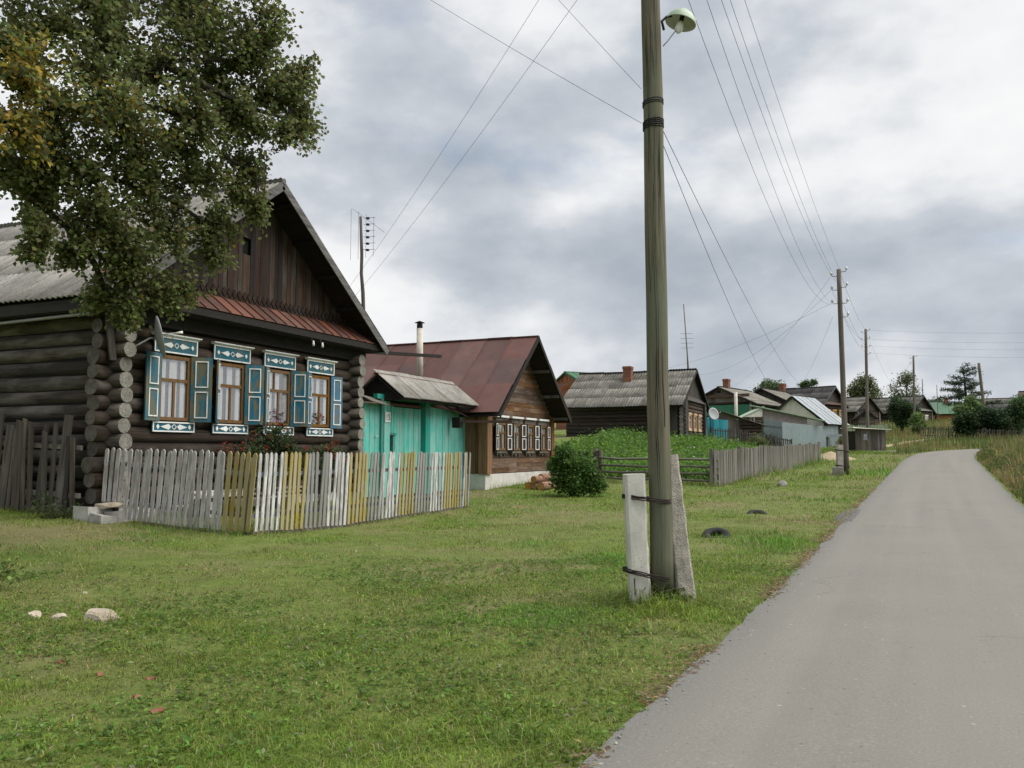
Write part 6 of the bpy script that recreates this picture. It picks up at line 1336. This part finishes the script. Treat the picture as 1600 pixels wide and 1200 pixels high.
def seg_d(x, y, a, b):
    ax_, ay_ = a; bx_, by_ = b; t_ = np.clip(((x - ax_) * (bx_ - ax_) + (y - ay_) * (by_ - ay_)) / ((bx_ - ax_) ** 2 + (by_ - ay_) ** 2), 0, 1); return np.hypot(x - ax_ - t_ * (bx_ - ax_), y - ay_ - t_ * (by_ - ay_))
def contact(x, y):      # uncut tufts against fences, walls, stones and tyres
    k = np.ones(len(x))
    for a, b, w_, m_ in (((-13.4, 11.24), (-10.07, 11.52), .16, 2.2), ((-10.07, 11.52), (-9.78, 19.3), .16, 2.2), ((-18, 10.6), (-13.8, 10.98), .25, 2.5), ((-12.4, 25.8), (-12.4, 32.2), .3, 3), ((-5.36, 29.9), (-3, 50.5), .3, 3.5), ((-10.2, 31.7), (-5.5, 30.3), .3, 3), ((-6.52, 5.5), (-6.5, 5.5), .26, 1.8), ((-2.72, 15.3), (-2.7, 15.3), .34, 1.0), ((-2.7, 20.6), (-2.69, 20.6), .34, 1.2), ((-3.1, 30.8), (-3.09, 30.8), .35, 2), ((-1.4, 38), (-1.39, 38), .6, 3)):
        k = k + m_ * np.exp(-(seg_d(x, y, a, b) / w_) ** 2)
    return k
for r0, r1, dens, h0, w0, s2 in ((2.6, 7, 4600, .026, .0048, True), (7, 12, 2200, .030, .0065, True), (12, 20, 900, .032, .011, False), (20, 34, 340, .04, .018, False), (34, 75, 62, .09, .035, False)):
    x, y = sector(r0, r1, dens); m = lawn_mask(x, y); x, y = x[m], y[m]; c, dry, lush = lawn_col(x, y, len(x)); keep = rng.uniform(size=len(x)) > dry * .8; x, y, c, dry, lush = x[keep], y[keep], c[keep], dry[keep], lush[keep]
    h = h0 * np.exp(rng.normal(0, .32, len(x))) * (.45 + 1.1 * fbm(x * 4.5, y * 4.5, 51, 2)) * (1 + .55 * lush - .3 * dry); d1 = np.hypot(x + 2.1, y - 8.35); h *= 1 + 3.6 * np.exp(-(d1 / .5) ** 2); h *= contact(x, y); re = road_l(y) - x; h *= 1 + .5 * np.exp(-((re - .7) / .6) ** 2) * (re > 0)
    o = blades('grass', np.stack([x, y, g(x, y) - .004], 1), h, w0 * rng.uniform(.7, 1.3, len(x)), c, lean=1.7 if s2 else 1.2, seg2=s2); tag(o, ['closest mown grass at the bottom of the picture', 'mown grass around the near pole', 'mown grass before the picket fence', 'mown grass beyond the tyres', 'rough grass along the far verge'][gn], 'grass', None, 'stuff'); gn += 1
# broad leaves of plantain and dandelion in the near turf
x, y = sector(2.6, 12, 260); m = lawn_mask(x, y) & (fbm(x * .8, y * .8, 61) + rng.normal(0, .13, len(x)) > .52); x, y = x[m], y[m]; q = rng.integers(3, 6, len(x)); P = np.repeat(np.stack([x, y, g(x, y) + .012], 1), q, 0); P[:, :2] += rng.normal(0, .018, (len(P), 2)); P[:, 2] += rng.uniform(0, .025, len(P))
cc = jcol(len(P), (.13, .215, .04), .28, .1); pl = rng.uniform(size=len(P)) < .05; cc[pl] = jcol(pl.sum(), (.26, .27, .17), .15)
tag(leaves('turf_weeds', P, rng.uniform(.02, .052, len(P)), cc, None, aspect=.5, up=.6), 'small broad-leaved weeds dotted through the near turf', 'weeds', None, 'stuff')
# dead grass litter along the road edge
y = rng.uniform(3, 30, 8000); x = road_l(y) - np.abs(rng.normal(.0, .12, len(y))) + .05 + .1 * (fbm(y * 2, y * 0, 71) - .5); keep = fbm(y * 1.1, x * 0 + 3, 77) > .42; x, y = x[keep], y[keep]
P = np.stack([x, y, g(x, y) + .022], 1); tag(leaves('dry_litter', P, rng.uniform(.03, .08, len(P)), jcol(len(P), (.3, .24, .14), .3), None, aspect=.16, up=1.2), 'dry grass litter along the left road edge', 'litter', None, 'stuff')
y = rng.uniform(3, 26, 320); x = road_l(y) + np.abs(rng.normal(0, .22, len(y))) - .05; Pp = np.stack([x, y, g0(x, y) + .03], 1); r_ = rng.uniform(.004, .013, len(y)); V = []; F = []
oct_ = np.array([(1, 0, 0), (0, 1, 0), (-1, 0, 0), (0, -1, 0), (0, 0, .7), (0, 0, -.7)], float); of = np.array([(0, 1, 4), (1, 2, 4), (2, 3, 4), (3, 0, 4), (1, 0, 5), (2, 1, 5), (3, 2, 5), (0, 3, 5)])
V = (Pp[:, None, :] + oct_[None] * r_[:, None, None] * rng.uniform(.6, 1.3, (len(y), 6, 1))).reshape(-1, 3); F = (np.arange(len(y))[:, None, None] * 6 + of[None]).reshape(-1, 3)
tag(npmesh('pebbles', V, F, 'grass', np.repeat(jcol(len(y), (.38, .36, .32), .25), 6, 0)), 'loose grit and pebbles along the left road edge', 'pebbles', None, 'stuff')
# weeds and tall grass on the right of the road
def verge(n, x0, x1, y0, y1): 
    y = y0 + (y1 - y0) * rng.uniform(0, 1, n) ** 1.2; off = rng.uniform(0, 1, n) ** 1.3 * (x1 - x0) + x0; return road_r(y) + off, y
x, y = verge(70000, .1, 12, 3, 72); m = ~on_road(x, y, .05); x, y = x[m], y[m]; off = x - road_r(y); hh = (.12 + .65 * ss(.0, 1.6, off)) * np.exp(rng.normal(0, .3, len(x))) * (.6 + .8 * fbm(x * .5, y * .5, 81))
tt = fbm(x * .4 + 7, y * .4, 83)[:, None]; cc = np.where(tt > .5, jcol(len(x), (.26, .22, .095), .28), jcol(len(x), (.135, .155, .045), .28))
tag(blades('tall_grass', np.stack([x, y, g(x, y)], 1), hh, rng.uniform(.008, .02, len(x)) * (1 + y / 60), cc, lean=.28), 'tall tan and green grass on the right verge', 'grass', None, 'stuff')
x, y = verge(1150, .5, 10, 4, 66); m = fbm(x * .35, y * .35, 91) > .45; x, y = x[m], y[m]; k = 40; hgt = rng.uniform(.4, .95, len(x)); P = np.repeat(np.stack([x, y, g(x, y)], 1), k, 0) + rng.normal(size=(len(x) * k, 3)) * np.array([.16, .16, 0]); P[:, 2] += np.repeat(hgt, k) * rng.uniform(.1, 1, len(P)); sz = rng.uniform(.06, .14, len(P))
kind = np.repeat(rng.uniform(size=len(x)), k); cc = jcol(len(P), (.075, .115, .03), .28); top = (P[:, 2] - g(P[:, 0], P[:, 1])) > np.repeat(hgt, k) * .8; yy = top & (kind > .72); cc[yy] = jcol(yy.sum(), (.3, .25, .05), .25); pk = top & (kind < .1); cc[pk] = jcol(pk.sum(), (.2, .1, .13), .2)
tag(leaves('verge_weeds', P, sz, cc, None, aspect=.4, up=.2), 'leafy weeds and wild flowers on the right verge', 'weeds', None, 'stuff')
x = rng.uniform(6.2, 9.5, 500); y = rng.uniform(30, 44, 500); P = np.repeat(np.stack([x, y, g(x, y) + .75], 1), 14, 0) + rng.normal(size=(7000, 3)) * np.array([.1, .1, .22]); tag(leaves('faded_fireweed', P, .07, jcol(7000, (.2, .115, .11), .25), None, aspect=.4), 'faded pinkish fireweed tops at the right edge', 'flowers', None, 'stuff')
# rough grass on the bank beyond the road
x = rng.uniform(-12, 36, 80000); y = 62 + 98 * rng.uniform(0, 1, 80000) ** 1.35; m = ~on_road(x, y, .3) & ~((x > -2.0) & (x < 1.6) & (y > 67) & (y < 71.5)) & ~((x < -3) & (y < 80) & (x < -3 - (81 - y) * .35 + 0)) & (np.abs(x - (1.2 + (81.5 - y) * -.365)) > .5); x, y = x[m], y[m]; lawnish = (x < 1.2) & (y < 82); hh = np.where(lawnish, .1, .42) * np.exp(rng.normal(0, .35, len(x))); tt = fbm(x * .25, y * .25, 95)[:, None]
cc = np.where(tt > .5, jcol(len(x), (.25, .21, .085), .25), jcol(len(x), (.12, .15, .043), .25)); cc = np.where(lawnish[:, None], jcol(len(x), (.13, .2, .03), .25), cc)
tag(blades('bank_grass', np.stack([x, y, g(x, y)], 1), hh, rng.uniform(.03, .07, len(x)), cc, lean=.35, seg2=False), 'rough yellowing grass on the bank beyond the road bend', 'grass', None, 'stuff')
# leafy weeds at the foot of the pole, fence and sheds
for nm, lb, x, y, r_, n, s_, c_ in (('nettle_clump', 'dark leafy weeds at the foot of the near pole', -1.98, 8.35, .16, 160, .06, (.03, .06, .018)), ('nettle_clump', 'green weeds climbing the blue-grey sheet fence', -8.5, 72.3, .75, 700, .13, (.06, .09, .03)), ('nettle_clump', 'mixed weeds below the dark leaning fence', -8.2, 64.0, .7, 900, .12, (.1, .13, .045)), ('nettle_clump', 'weeds beside the bench and hut', -2.4, 77.5, .8, 900, .14, (.11, .12, .045)), ('nettle_clump', 'weeds at the left house corner below the board fence', -13.9, 10.6, .35, 300, .06, (.05, .085, .025))):
    shrub(nm, lb, 'weeds', x, y, [(0, 0, r_ * .5, r_), (r_ * .6, r_ * .4, r_ * .4, r_ * .7), (-r_ * .6, -.2 * r_, r_ * .45, r_ * .7)], n, s_, c_, None, 6)
